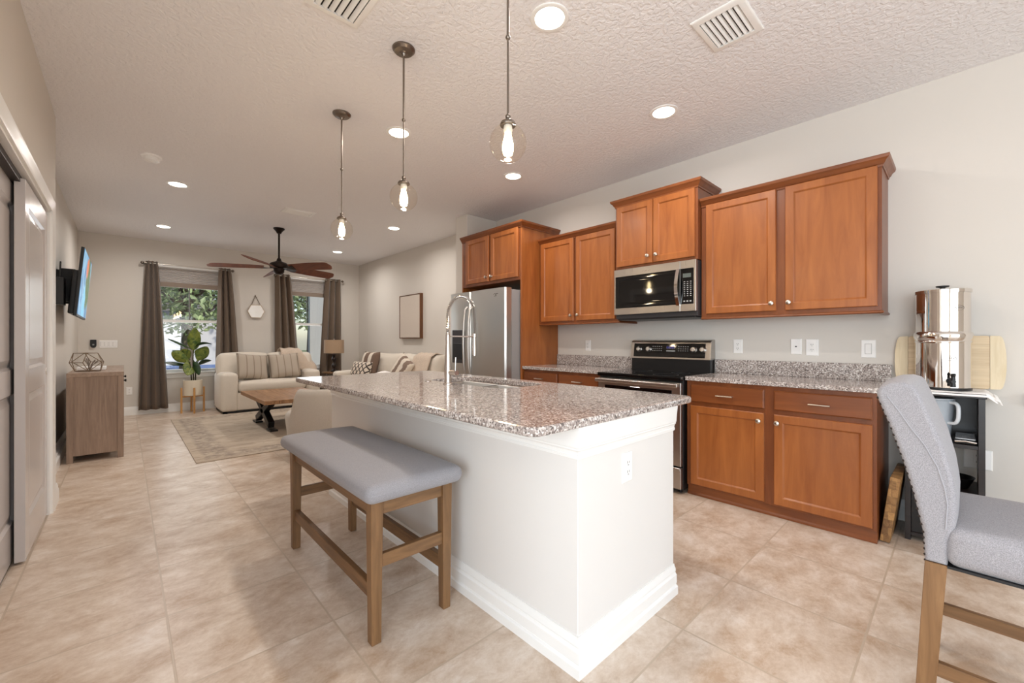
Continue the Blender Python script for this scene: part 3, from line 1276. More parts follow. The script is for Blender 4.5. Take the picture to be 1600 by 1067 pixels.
# backguard
m = MB()
m.box(3.685, XR - 0.006, Y0 + 0.004, Y1 - 0.004, 0.905, 1.030, 0.003)
make('backguard_base', m, M['black'], t)
m = MB()
pts = [(3.668, 1.020), (3.668, 1.026), (3.690, 1.170), (3.700, 1.188), (3.725, 1.195), (XR - 0.006, 1.195), (XR - 0.006, 1.020)]
m.prism(pts, lambda a, b: (a, Y0, b), lambda a, b: (a, Y1, b), bev=0.003)
bg = make('backguard', m, M['steel'], t, 30)


def bgp(y, z, d):
    """point on the sloping backguard face"""
    f = (z - 1.026) / (1.170 - 1.026)
    return (3.668 + 0.022 * f - d, y, z - d * 0.15)


m = MB()
m.panel(bgp, Y0 + 0.045, Y1 - 0.035, 1.036, 1.162, [(0, 0.0), (0, 0.003), (0.002, 0.004)])
make('control_panel', m, M['blackglass'], bg)
for y in (1.525, 1.605, 2.035, 2.135):
    m = MB()
    c = bgp(y, 1.108, 0.004)
    m.lathe([(0.0, 0), (0.027, 0), (0.028, 0.006), (0.022, 0.012), (0.021, 0.026), (0.018, 0.029), (0, 0.029)], c, 28, rot_to((0, 0, 1), (-1, 0, 0.15)))
    m.box(c[0] - 0.034, c[0] - 0.028, y - 0.0035, y + 0.0035, 1.092, 1.126, 0.001)
    make('burner_knob', m, M['steel'], bg)
m = MB()
m.panel(bgp, 1.785, 1.860, 1.116, 1.136, [(0, 0.004), (0, 0.0046)])
make('clock_display', m, plain('blue_clock_digits', (20, 24, 60), 0.2, emit=((40, 60, 200), 0.12)), bg)
m = MB()
for r_, zz in enumerate((1.132, 1.112, 1.094)):
    for c_ in range(5):
        for yb in (1.655, 1.905):
            y = yb + c_ * 0.021
            m.panel(bgp, y, y + 0.010, zz, zz + 0.004, [(0, 0.0042), (0, 0.0048)])
m.panel(bgp, 1.775, 1.86, 1.090, 1.098, [(0, 0.0042), (0, 0.0048)])
make('key_markings', m, plain('pale_key_print', (180, 180, 178), 0.5), bg)

# ---- microwave
t = thing('microwave', 'stainless over-the-range microwave hanging under the short raised cabinet', 'microwave', (3.5, 1.84, 1.385))
Y0, Y1 = 1.455, 2.222
m = MB()
m.box(3.405, XR - 0.004, Y0, Y1, 1.390, 1.846, 0.003)
make('body', m, M['darkside'], t)
Xf = 3.37
m = MB()
yd = Y0 + 0.132
m.box(Xf, 3.405, yd, Y1, 1.428, 1.846, 0.003)
dr = make('door', m, M['steel'], t)
m = MB()
m.panel(lambda a, b, d: (Xf - d, a, b), yd + 0.002, Y1 - 0.02, 1.487, 1.778, [(0, -0.002), (0, 0.0045), (0.030, 0.0045), (0.040, 0.0012), (0.05, 0.0012)])
make('window', m, M['blackglass'], dr, 20)
m = MB()
yh = yd + 0.012
pts = []
for i in range(15):
    f = i / 14
    pts.append((Xf - 0.008 - 0.040 * math.sin(PI * f), yh, 1.478 + 0.305 * f))
m2 = bmesh.new()
for (p, q) in zip(pts, pts[1:]):
    pass
m.loops([[(p[0] - 0.006, p[1] - 0.014, p[2]), (p[0] - 0.006, p[1] + 0.014, p[2]), (p[0] + 0.006, p[1] + 0.014, p[2]), (p[0] + 0.006, p[1] - 0.014, p[2])] for p in pts], True, True)
m2.free()
make('handle', m, M['chrome'], dr, 50)
m = MB()
m.box(Xf, 3.405, Y0, yd - 0.002, 1.428, 1.846, 0.003)
cp = make('control_frame', m, M['steel'], t)
m = MB()
m.box(Xf - 0.0015, Xf + 0.002, Y0 + 0.018, yd - 0.004, 1.487, 1.780, 0.001)
make('control_panel', m, M['blackglass'], cp)
m = MB()
m.box(Xf - 0.003, Xf - 0.001, Y0 + 0.040, yd - 0.026, 1.705, 1.738)
make('display', m, plain('grey_lcd', (88, 96, 92), 0.3), cp)
m = MB()
for r_ in range(8):
    for c_ in range(3):
        y = Y0 + 0.036 + c_ * 0.026
        z = 1.668 - r_ * 0.0165
        m.box(Xf - 0.0025, Xf - 0.001, y, y + 0.011, z, z + 0.005)
for c_ in range(3):
    m.box(Xf - 0.0025, Xf - 0.001, Y0 + 0.036 + c_ * 0.026, Y0 + 0.05 + c_ * 0.026, 1.506, 1.516)
make('keypad', m, plain('pale_key_print', (180, 180, 178), 0.5), cp)
m = MB()
m.box(3.40, XR - 0.03, Y0 + 0.02, Y1 - 0.02, 1.378, 1.392, 0.004)
make('vent_grille', m, M['black'], t)
# tiny script maker's mark pressed on the top rail
m = MB()
m.tube([(Xf - 0.001, 1.93 - 0.012 * i, 1.806 + 0.004 * math.sin(i * 2.2)) for i in range(8)], 0.0012, 6)
make('nameplate', m, M['chrome'], t)

# ---- refrigerator
t = thing('refrigerator', 'stainless side-by-side refrigerator in the wood surround', 'refrigerator', (3.4, 3.8, 0))
m = MB()
m.box(3.06, XR - 0.03, 3.305, 4.325, 0.02, 1.745, 0.004)
make('body', m, M['greyside'], t)


def fridge_door(y0, y1):
    m = MB()
    prof = [(3.055, y0), (2.985, y0 + 0.003), (2.968, y0 + 0.018)]
    n = 8
    for i in range(1, n):
        f = i / n
        prof.append((2.968 - 0.012 * math.sin(PI * f), y0 + 0.018 + (y1 - y0 - 0.036) * f))
    prof += [(2.968, y1 - 0.018), (2.985, y1 - 0.003), (3.055, y1)]
    m.prism(prof, lambda a, b: (a, b, 0.09), lambda a, b: (a, b, 1.762))
    return make('door', m, M['steelv'], t, 28)


d1 = fridge_door(3.300, 3.912)
d2 = fridge_door(3.920, 4.328)
for d, y in ((d1, 3.945 - 0.075), (d2, 3.962)):
    m = MB()
    m.tube([(2.958, y, 1.58), (2.925, y, 1.55), (2.905, y, 1.40), (2.898, y, 1.15), (2.905, y, 0.9), (2.925, y, 0.76), (2.958, y, 0.73)], 0.013, 12)
    make('handle', m, M['steelv'], d)
m = MB()
m.box(2.948, 2.962, 4.02, 4.26, 0.92, 1.32, 0.006)
disp = make('dispenser', m, M['darkside'], d2)
m = MB()
m.box(2.940, 2.950, 4.05, 4.23, 0.96, 1.16, 0.004)
make('dispenser_recess', m, M['black'], d2)
m = MB()
m.box(3.04, 3.2, 3.31, 4.32, 0.0, 0.088)
make('toe_grille', m, M['black'], t)
# small maker's mark near the top of the right door: a swoosh ring beside a letter stroke
m = MB()
for k, (yy, a0, a1) in enumerate(((3.465, 0.2, 5.4), (3.43, -1.0, 2.6))):
    pts = [(2.9585, yy + 0.020 * math.cos(a0 + (a1 - a0) * i / 12), 1.688 + 0.014 * math.sin(a0 + (a1 - a0) * i / 12)) for i in range(13)]
    m.tube(pts, 0.0022, 6)
make('emblem', m, plain('emblem_grey', (86, 74, 66), 0.4, 0.6), d1)

# ================================================================== ISLAND
t = thing('kitchen_island', 'white painted kitchen island wall with molded base and crown trim', 'kitchen island', (1.54, 2.1, 0))
IX0, IX1, IY0, IY1 = 1.178, 1.900, 0.926, 3.328
m = MB()
foot = [(IX0, IY0), (IX1, IY0), (IX1, IY0 + 0.12), (IX0 + 0.12, IY0 + 0.12), (IX0 + 0.12, IY1), (IX0, IY1)]
m.prism(foot, lambda a, b: (a, b, 0.0), lambda a, b: (a, b, 0.881), bev=0.003)
m.box(IX0 + 0.05, IX1, IY1 - 0.02, IY1, 0, 0.881)
m.box(IX1 - 0.02, IX1 - 0.002, IY0 + 0.1, IY1 - 0.01, 0.09, 0.881)
m.box(IX0 + 0.1, IX1 - 0.03, IY0 + 0.1, IY1 - 0.02, 0.05, 0.07)
make('body', m, M['wall'] if False else plain('white_island_paint', (226, 223, 219), 0.7, bump=0.08, bscale=120), t)
m = MB()
path = [(IX0, IY1), (IX0, IY0), (IX1, IY0)]
base = [(0, 0), (0.022, 0), (0.022, 0.036), (0.015, 0.041), (0.013, 0.045), (0.016, 0.050), (0.016, 0.088), (0.010, 0.095), (0.009, 0.100), (0.011, 0.105), (0.010, 0.116), (0.005, 0.126), (0.004, 0.134), (0, 0.134)]
m.sweep(path, base, side=1)
make('base_molding', m, M['trim'], t, 25)
m = MB()
cr = [(0, 0.764), (0.006, 0.764), (0.007, 0.775), (0.004, 0.778), (0.006, 0.790), (0.012, 0.797), (0.011, 0.802), (0.014, 0.806), (0.017, 0.845), (0.021, 0.881), (0, 0.881)]
m.sweep(path, cr, side=1)
make('crown_molding', m, M['trim'], t, 25)
m = MB()
for a, b in ((0.96, 1.55), (1.56, 2.45), (2.46, 3.30)):
    m.panel(lambda p, q, d: (IX1 + d, p, q), a, b, 0.11, 0.87, DOOR)
make('sink_side_doors', m, M['cab'], t)

# granite island top with the sink cut-out
t = thing('island_countertop', 'long speckled granite island countertop with rounded corners', 'countertop', (1.49, 2.15, 0.881))
outer = rrect(0.925, 2.062, 0.898, 3.384, 0.045, 8)
inner = rrect(1.565, 1.962, 1.775, 2.580, 0.11, 8)


def inset(P, d):
    cx = sum(p[0] for p in P) / len(P)
    cy = sum(p[1] for p in P) / len(P)
    hx = max(p[0] for p in P) - cx
    hy = max(p[1] for p in P) - cy
    return [(cx + (p[0] - cx) * (hx - d) / hx, cy + (p[1] - cy) * (hy - d) / hy) for p in P]


b = bmesh.new()
zt, zb = 0.912, 0.881
rings_o = [[b.verts.new((*p, z)) for p in inset(outer, d)] for d, z in ((0.006, zb), (0.001, zb + 0.004), (0, zb + 0.010), (0.0, zt - 0.010), (0.002, zt - 0.003), (0.007, zt))]
rings_i = [[b.verts.new((*p, z)) for p in inset(inner, d)] for d, z in ((0, zb), (0, zt - 0.003), (-0.003, zt))]
for R in (rings_o, rings_i):
    for a, q in zip(R, R[1:]):
        for i in range(len(a)):
            j = (i + 1) % len(a)
            b.faces.new((a[i], a[j], q[j], q[i]))
for o_, i_ in ((rings_o[-1], rings_i[-1]), (rings_o[0], rings_i[0])):
    n = len(o_)
    for i in range(n):
        j = (i + 1) % n
        b.faces.new((o_[i], o_[j], i_[j], i_[i]))
bmesh.ops.recalc_face_normals(b, faces=list(b.faces))
m = MB()
m.add(b)
make('slab', m, M['granite'], t, 0)

# undermount double-bowl sink
t = thing('sink', 'undermount double bowl stainless sink in the island', 'sink', (1.76, 2.18, 0.68))
m = MB()
for y0, y1 in ((1.790, 2.165), (2.190, 2.565)):
    L = []
    for d, z in ((-0.022, 0.879), (0.0, 0.879), (0.002, 0.870), (0.006, 0.76), (0.022, 0.712), (0.06, 0.700)):
        L.append([(*p, z) for p in inset(rrect(1.572, 1.955, y0, y1, 0.09, 7), d)])
    m.loops(L, False, True)
make('bowls', m, M['polished'] if False else plain('satin_sink_steel', (205, 200, 194), 0.22, 1.0), t, 60)
for y in (1.978, 2.378):
    m = MB()
    m.lathe([(0.0, 0.7015), (0.022, 0.7015), (0.038, 0.7035), (0.042, 0.7005)], (1.762, y, 0), 24)
    make('drain', m, M['chrome'], t)

# spring-neck faucet
FX, FY = 1.500, 2.215
t = thing('faucet', 'tall chrome pull-down faucet with coiled spring neck at the island sink', 'faucet', (FX, FY, 0.912))
m = MB()
m.lathe([(0.030, 0.912), (0.030, 0.918), (0.0235, 0.922), (0.0225, 1.00), (0.0185, 1.10), (0.0150, 1.17), (0.0150, 1.222), (0.011, 1.228), (0.011, 1.24)], (FX, FY, 0), 28)
make('body', m, plain('satin_faucet_steel', (214, 206, 198), 0.18, 1.0), t, 40)
arc = []
RAD = 0.112
for i in range(9):
    arc.append((FX, FY, 1.235 + 0.105 * i / 8))
for i in range(1, 25):
    a = PI - PI * 0.83 * i / 24
    arc.append((FX + RAD + RAD * math.cos(a), FY, 1.340 + RAD * 1.18 * math.sin(a)))
last = Vector(arc[-1])
m = MB()
m.tube(arc, 0.0062, 10)
for i in range(1, 7):
    pass
m.tube([last, last + Vector((0.004, 0, -0.05)), (FX + 0.216, FY, 1.245), (FX + 0.212, FY, 1.215)], 0.0062, 10)
make('neck_hose', m, plain('dark_hose', (112, 104, 98), 0.35, 0.6), t)
# coil
m = MB()
P = [Vector(p) for p in arc]
cum = [0]
for a, q in zip(P, P[1:]):
    cum.append(cum[-1] + (q - a).length)
turns = 40
coil = []
N = turns * 9
j = 0
for i in range(N + 1):
    s_ = cum[-1] * i / N
    while j < len(cum) - 2 and cum[j + 1] < s_:
        j += 1
    f = (s_ - cum[j]) / (cum[j + 1] - cum[j])
    p = P[j].lerp(P[j + 1], f)
    tg = (P[j + 1] - P[j]).normalized()
    nx = Vector((0, 1, 0))
    ny = tg.cross(nx)
    a = 2 * PI * turns * i / N
    coil.append(p + (nx * math.cos(a) + ny * math.sin(a)) * 0.0112)
m.tube(coil, 0.0019, 5)
make('spring_coil', m, M['chrome'], t)
m = MB()
m.lathe([(0.0, 1.085), (0.0125, 1.085), (0.0135, 1.10), (0.0125, 1.15), (0.0105, 1.175), (0.0105, 1.205), (0.014, 1.208), (0.014, 1.232), (0.007, 1.236)], (FX + 0.212, FY, 0), 22)
make('spray_head', m, plain('satin_faucet_steel', (214, 206, 198), 0.18, 1.0), t)
m = MB()
m.tube([(FX, FY, 1.214), (FX + 0.200, FY, 1.214)], 0.0048, 10)
make('dock_arm', m, M['chrome'], t)
m = MB()
m.tube([(FX + 0.005, FY - 0.01, 0.985), (FX + 0.012, FY - 0.082, 0.985)], 0.0165, 20)
m.tube([(FX + 0.012, FY - 0.062, 0.995), (FX + 0.014, FY - 0.066, 1.082)], 0.0045, 10)
make('lever_handle', m, M['chrome'], t)

m = MB()
m.lathe([(0.0, 0.9185), (0.017, 0.9185), (0.021, 0.916), (0.022, 0.9122)], (1.50, 2.452, 0), 24)
solo('air_switch_button', m, M['chrome'], 'small chrome button set in the island granite left of the faucet', 'button')


# ================================================================== WALL PLATES
def plate(name, label, cat, f, w=0.072, h=0.118, kind='outlet', group=None):
    """f(a,b,d): a across, b up, d out of the wall, centred on the plate"""
    t = thing(name, label, cat, f(0, 0, 0), 0, group)
    m = MB()
    m.panel(f, -w / 2, w / 2, -h / 2, h / 2, [(0, 0.0005), (0, 0.003), (0.004, 0.006)])
    make('cover_plate', m, M['plate'], t, 20)
    n = max(1, round(w / 0.058)) if kind == 'switch' and w > 0.09 else 1
    for i in range(n):
        c = (i - (n - 1) / 2) * 0.046
        if kind == 'outlet':
            m = MB()
            m.panel(f, c - 0.0165, c + 0.0165, -0.034, 0.034, [(0, 0.0055), (0.001, 0.008)])
            make('receptacle', m, M['plate'], t, 20)
            m = MB()
            for zz in (-0.019, 0.019):
                for aa, hh in ((-0.006, 0.005), (0.006, 0.004)):
                    m.panel(f, c + aa - 0.0011, c + aa + 0.0011, zz - hh + 0.003, zz + hh + 0.003, [(0, 0.0078), (0, 0.0084)])
                m.panel(f, c - 0.002, c + 0.002, zz - 0.010, zz - 0.006, [(0, 0.0078), (0, 0.0084)])
            make('slots', m, M['slot'], t, 0)
        elif kind == 'switch':
            m = MB()
            L = [[f(c - 0.0165, -0.034, 0.006), f(c + 0.0165, -0.034, 0.006), f(c + 0.0165, 0.034, 0.006), f(c - 0.0165, 0.034, 0.006)],
                 [f(c - 0.0155, -0.033, 0.0075), f(c + 0.0155, -0.033, 0.0075), f(c + 0.0155, 0.033, 0.011), f(c - 0.0155, 0.033, 0.011)]]
            m.loops(L, True, True)
            make('rocker', m, M['plate'], t, 20)
            m = MB()
            m.sweep([(c - 0.0185, -0.036), (c - 0.0185, 0.036), (c + 0.0185, 0.036), (c + 0.0185, -0.036)], [(0, 0.006), (0.0018, 0.006), (0.0018, 0.0066), (0, 0.0066)],
                    lambda a, b, d: f(a, b, d), closed=True)
            make('rocker_gap', m, plain('grey_gap', (168, 166, 164), 0.6), t, 0)
        else:
            m = MB()
            m.panel(f, -0.006, 0.006, -0.004, 0.004, [(0, 0.006), (0, 0.0075)])
            make('jack', m, M['slot'], t, 0)
    return t


def fr(y, z):
    return lambda a, b, d: (XR - d, y - a, z + b)


def fb(x, z):
    return lambda a, b, d: (x + a, YB - d, z + b)


G = 'white wall plates'
plate('wall_outlet', 'white outlet on the wall left of the stove, above the left counter', 'outlet', fr(2.828, 1.135), group=G)
plate('wall_outlet', 'white outlet just right of the stove above the right counter', 'outlet', fr(1.28, 1.14), group=G)
plate('jack_plate', 'white jack plate left of the outlet in the pair above the right counter', 'wall plate', fr(0.865, 1.142), kind='jack', group=G)
plate('wall_outlet', 'white outlet right of the jack plate above the right counter', 'outlet', fr(0.763, 1.136), 0.08, 0.125, group=G)
plate('light_switch', 'white rocker switch nearest the tall steel water filter', 'light switch', fr(0.440, 1.13), 0.08, 0.125, kind='switch', group=G)
plate('wall_outlet', 'white outlet plate behind the dark shelf near its lowest open shelf', 'outlet', fr(-0.066, 0.47), 0.118, 0.118, group=G)
plate('wall_outlet', 'white outlet on the island end panel', 'outlet', lambda a, b, d: (1.495 + a, IY0 - d, 0.672 + b), group=G)
plate('light_switch', 'wide four-gang white switch plate on the back wall by the left corner', 'light switch', fb(-0.187, 1.137), 0.205, 0.118, kind='switch', group=G)
plate('wall_outlet', 'white outlet low on the back wall beside the left curtain', 'outlet', fb(0.052, 0.388), group=G)
plate('wall_outlet', 'white outlet low on the left wall beside the closet casing', 'outlet', lambda a, b, d: (XL + d, 5.45 + a, 0.42 + b), group=G)
plate('wall_outlet', 'white outlet low on the island side under the counter, behind the bench', 'outlet', lambda a, b, d: (IX0 - d, 1.98 - a, 0.42 + b), group=G)

t = thing('alarm_keypad', 'small black rounded alarm keypad beside the wide white switch plate', 'keypad', (-0.352, YB - 0.001, 1.15))
m = MB()
pts = []
for i in range(13):
    a = PI + PI * i / 12
    pts.append((-0.352 + 0.034 * math.cos(a), 1.118 + 0.036 * math.sin(a)))
pts += [(-0.318, 1.205), (-0.386, 1.205)]
m.prism(pts, lambda a, b: (a, YB - 0.001, b), lambda a, b: (a, YB - 0.028, b), bev=0.004)
make('case', m, M['black'], t)
m = MB()
m.lathe([(0.0, 0.004), (0.010, 0.003), (0.012, 0.0)], (-0.352, YB - 0.028, 1.13), 18, rot_to((0, 0, 1), (0, -1, 0)))
make('button', m, plain('grey_button', (150, 150, 150), 0.3), t)

# ================================================================== COUNTER BENCH
t = thing('counter_bench', 'backless counter-height bench with grey cushion and walnut legs beside the island', 'bench', (0.88, 2.08, 0))
for x0, x1 in ((0.697, 0.742), (1.025, 1.067)):
    for y0, y1 in ((1.548, 1.592), (2.577, 2.621)):
        m = MB()
        m.taper(((x0 + x1) / 2, (y0 + y1) / 2, 0), ((x0 + x1) / 2, (y0 + y1) / 2, 0.572), x1 - x0 - 0.006, y1 - y0 - 0.004, x1 - x0 + 0.006, y1 - y0 + 0.006, 0.002)
        make('leg', m, M['bench_wood'], t)
for x0, x1 in ((0.708, 0.730), (1.036, 1.058)):
    m = MB()
    m.box(x0, x1, 1.592, 2.577, 0.500, 0.572, 0.002)
    make('apron', m, wood('walnut_long_rail', (100, 70, 43), (134, 98, 62), (14, 1.4, 14), 0.45), t)
    m = MB()
    m.box(x0, x1 + 0.004, 1.590, 2.579, 0.165, 0.222, 0.002)
    make('stretcher', m, wood('walnut_long_rail', (100, 70, 43), (134, 98, 62)), t)
for y0, y1 in ((1.557, 1.580), (2.588, 2.610)):
    m = MB()
    m.box(0.742, 1.025, y0, y1, 0.500, 0.572, 0.002)
    make('apron', m, wood('walnut_cross_rail', (104, 74, 46), (140, 104, 68), (1.4, 14, 14), 0.45), t)
    m = MB()
    m.box(0.740, 1.027, y0, y1, 0.290, 0.342, 0.002)
    make('stretcher', m, wood('walnut_cross_rail', (104, 74, 46), (140, 104, 68)), t)


def bench_shape(p):
    # saddle cushion: soft crown, edges rolling under
    u = (p.x - 0.874) / 0.222
    v = (p.y - 2.083) / 0.60
    z = p.z
    if z > 0.60:
        z += 0.020 * (1 - u * u) * (1 - v ** 6)
    return (p.x, p.y, z)


m = MB()
m.soft(0.652, 1.096, 1.483, 2.683, 0.566, 0.640, 0.037, 0.0, k=9, fn=bench_shape)
make('cushion', m, M['bench_fabric'], t, 180)

# ================================================================== DINING CHAIR (right foreground)
t = thing('dining_chair', 'upholstered grey counter-height dining chair in the right foreground', 'dining chair', (2.10, -0.2, 0))
CX0, CX1 = 1.860, 2.345
prof = [(0.080, 0.487), (0.084, 0.575), (0.106, 0.692), (0.131, 0.793), (0.160, 0.893), (0.194, 0.992), (0.196, 1.015), (0.184, 1.034), (0.160, 1.047), (0.132, 1.050), (0.108, 1.042),
        (0.096, 1.026), (0.064, 0.935), (0.036, 0.848), (0.018, 0.765), (0.010, 0.700), (0.012, 0.615), (0.028, 0.560), (0.030, 0.487)]


def pinset(P, d):
    n = len(P)
    out = []
    for i in range(n):
        a, b_, c = Vector(P[i - 1]), Vector(P[i]), Vector(P[(i + 1) % n])
        d0, d1 = (b_ - a).normalized(), (c - b_).normalized()
        nn = (Vector((d0.y, -d0.x)) + Vector((d1.y, -d1.x)))
        nn.normalize()
        out.append(tuple(b_ - nn * d * -1 if False else b_ - nn * d))
    return out


area2 = sum(prof[i - 1][0] * prof[i][1] - prof[i][0] * prof[i - 1][1] for i in range(len(prof)))
sg = 1 if area2 > 0 else -1
L = []
for x, d in ((CX0, 0.014), (CX0 + 0.003, 0.006), (CX0 + 0.012, 0.0), (CX0 + 0.10, -0.004), ((CX0 + CX1) / 2, -0.007), (CX1 - 0.10, -0.004), (CX1 - 0.012, 0.0), (CX1 - 0.003, 0.006), (CX1, 0.014)):
    L.append([(x, p[0], p[1]) for p in pinset(prof, d * sg)])
m = MB()
m.loops(L, True, True)
make('backrest', m, M['chair_fabric'], t, 60)
m = MB()
seam = [(0.168, 0.998), (0.142, 0.957), (0.114, 0.906), (0.080, 0.853), (0.052, 0.791), (0.036, 0.727), (0.030, 0.677), (0.034, 0.60)]
m.tube([(CX0 - 0.0005, a, b) for a, b in seam], 0.0022, 6)
make('piping', m, plain('grey_piping', (158, 156, 160), 0.9), t)
m = MB()
rear = prof[0:6]
for i in range(26):
    f = i / 25 * (len(rear) - 1)
    k = min(int(f), len(rear) - 2)
    g = f - k
    y = rear[k][0] + (rear[k + 1][0] - rear[k][0]) * g
    z = rear[k][1] + (rear[k + 1][1] - rear[k][1]) * g
    for x in (CX0 + 0.010, CX1 - 0.010):
        m.sphere((x, y - 0.0012, z), 0.0040, 8, 6)
make('nailhead_trim', m, plain('dark_nailheads', (60, 52, 48), 0.35, 0.8), t)
m = MB()
m.soft(1.856, 2.349, -0.470, 0.036, 0.487, 0.612, 0.032, 0.012, k=7)
make('seat', m, M['chair_fabric'], t, 180)
m = MB()
m.box(1.862, 2.343, -0.464, 0.03, 0.481, 0.489)
make('seat_frame', m, M['black'], t)
for x in (1.885, 2.320):
    m = MB()
    m.taper((x, 0.083, 0), (x, 0.055, 0.487), 0.040, 0.044, 0.046, 0.050, 0.002)
    make('leg', m, M['chair_wood'], t)
    m = MB()
    m.taper((x, -0.445, 0), (x, -0.440, 0.487), 0.036, 0.036, 0.046, 0.046, 0.002)
    make('leg', m, M['chair_wood'], t)
    m = MB()
    m.box(x - 0.011, x + 0.011, -0.425, 0.055, 0.128, 0.172, 0.002)
    make('stretcher', m, wood('light_walnut_rail', (110, 78, 48), (144, 106, 70), (14, 1.4, 14), 0.42), t)
m = MB()
m.box(1.905, 2.300, -0.455, -0.433, 0.20, 0.245, 0.002)
make('footrest', m, wood('light_walnut_cross', (110, 78, 48), (144, 106, 70), (1.4, 14, 14), 0.42), t)

# ================================================================== SHELF UNIT and what stands on it
SX0, SY0, SY1, ST = 3.43, -0.088, 0.232, 0.892
t = thing('shelf_unit', 'narrow espresso open shelf unit against the right wall', 'shelf', (3.6, 0.07, 0))
XB = XR - 0.02
for a, b in ((SY0, SY0 + 0.026), (SY1 - 0.026, SY1)):
    m = MB()
    m.box(SX0, XB, a, b, 0, ST - 0.024, 0.001)
    make('side_panel', m, M['espresso'], t)
m = MB()
m.box(SX0 - 0.006, XB, SY0 - 0.006, SY1 + 0.006, ST - 0.026, ST, 0.003)
make('top_panel', m, M['espresso'], t)
for z in (0.605, 0.335, 0.05):
    m = MB()
    m.box(SX0 + 0.004, XB, SY0 + 0.026, SY1 - 0.026, z - 0.022, z, 0.001)
    make('shelf', m, M['espresso'], t)
m = MB()
m.box(XB - 0.012, XB - 0.004, SY0 + 0.02, SY1 - 0.02, 0.583, ST - 0.02)
make('back_panel', m, M['espresso'], t)
m = MB()
m.box(SX0 + 0.004, SX0 + 0.02, SY0 + 0.027, SY1 - 0.027, 0.052, 0.312, 0.002)
make('lower_door', m, plain('black_cabinet_front', (18, 17, 18), 0.25), t)

# white cloth under the filter, with a fringed end over the side
t = thing('table_runner', 'white fringed cloth lying on top of the dark shelf unit', 'cloth', (3.6, 0.07, ST))
m = MB()
rnd = random.Random(3)


def cloth(u, v):
    y = SY1 + 0.03 - (SY1 - SY0 + 0.075) * u
    x = 3.413 + 0.347 * v
    z = ST + 0.0042 + 0.003 * math.sin(9 * v) * math.sin(5 * u) ** 2
    if v < 0.03:
        z -= 0.016
    e = SY0 - 0.008 - y
    if e > 0:
        z -= e * 0.9
    e2 = y - (SY1 + 0.006)
    if e2 > 0:
        z -= e2 * 0.5
    return (x, y, z)


m.sheet(cloth, 44, 16, 0.003)
make('cloth', m, M['white_cloth'], t, 180)
m = MB()
for i in range(22):
    x = 3.418 + 0.34 * i / 21
    y = SY0 - 0.037
    m.tube([(x, y, ST - 0.022), (x + rnd.uniform(-.006, .006), y - 0.014, ST - 0.032), (x + rnd.uniform(-.01, .01), y - 0.022, ST - 0.052)], [0.0045, 0.004, 0.002], 5)
make('fringe', m, M['white_cloth'], t)

# gravity water filter
zc = ST + 0.0075
t = thing('water_filter', 'tall polished stainless two-chamber water filter on the shelf unit', 'water filter', (3.585, 0.078, zc))
m = MB()
m.lathe([(0.0, 0.0), (0.121, 0.0), (0.121, 0.012), (0.0, 0.012)], (3.585, 0.078, zc), 40)
make('base_ring', m, M['black'], t)
m = MB()
m.lathe([(0.0, 0.012), (0.116, 0.012), (0.119, 0.016), (0.119, 0.272), (0.123, 0.277), (0.123, 0.283), (0.119, 0.288)], (3.585, 0.078, zc), 56, cap=False)
lc = make('lower_chamber', m, M['polished'], t, 40)
m = MB()
m.lathe([(0.119, 0.286), (0.126, 0.300), (0.128, 0.318), (0.125, 0.332), (0.116, 0.340), (0.116, 0.570), (0.0, 0.570)], (3.585, 0.078, zc), 56, cap=False)
make('upper_chamber', m, M['polished'], t, 40)
m = MB()
m.lathe([(0.117, 0.566), (0.1215, 0.566), (0.1215, 0.584), (0.117, 0.588), (0.06, 0.594), (0.0, 0.596)], (3.585, 0.078, zc), 56, cap=False)
ld = make('lid', m, M['polished'], t, 40)
m = MB()
m.lathe([(0.012, 0.594), (0.012, 0.602), (0.028, 0.606), (0.030, 0.613), (0.0, 0.616)], (3.585, 0.078, zc), 28)
make('lid_knob', m, M['black'], ld)
m = MB()
dv = Vector((-0.96, -0.28, 0)).normalized()
p0 = Vector((3.585, 0.078, zc + 0.055)) + dv * 0.116
m.tube([p0, p0 + dv * 0.055], 0.010, 14)
m.tube([p0 - dv * 0.002, p0 + dv * 0.006], 0.018, 18)
q = p0 + dv * 0.045
m.tube([q + Vector((0, 0, 0.03)), q - Vector((0, 0, 0.032))], [0.009, 0.012, ][:2], 14)
m.tube([q + Vector((0, 0, 0.028)), q + Vector((0, 0, 0.036)), q + dv * 0.022 + Vector((0, 0, 0.042))], [0.010, 0.012, 0.006], 10)
make('spigot', m, M['black'], lc)


def tank_pt(ang, z, r):
    return (3.585 + r * math.cos(ang), 0.078 + r * math.sin(ang), zc + z)


m = MB()
for z_, r_, a_ in ((0.185, 0.1195, PI + 0.28), (0.475, 0.1165, PI + 0.62)):
    # pressed oval emblem with a bar of letter-like strokes
    m.tube([tank_pt(a_ + 0.24 * math.cos(k * PI / 12), z_ + 0.014 * math.sin(k * PI / 12), r_) for k in range(24)], 0.0011, 5, True)
    for k in range(6):
        a2 = a_ - 0.16 + 0.064 * k
        m.tube([tank_pt(a2, z_ - 0.006, r_), tank_pt(a2 + 0.012, z_ + 0.006, r_), tank_pt(a2 + 0.03, z_ + (0.006 if k % 2 else 0), r_)], 0.0012, 5)
make('pressed_emblem', m, plain('etched_steel', (150, 146, 142), 0.4, 1.0), lc)

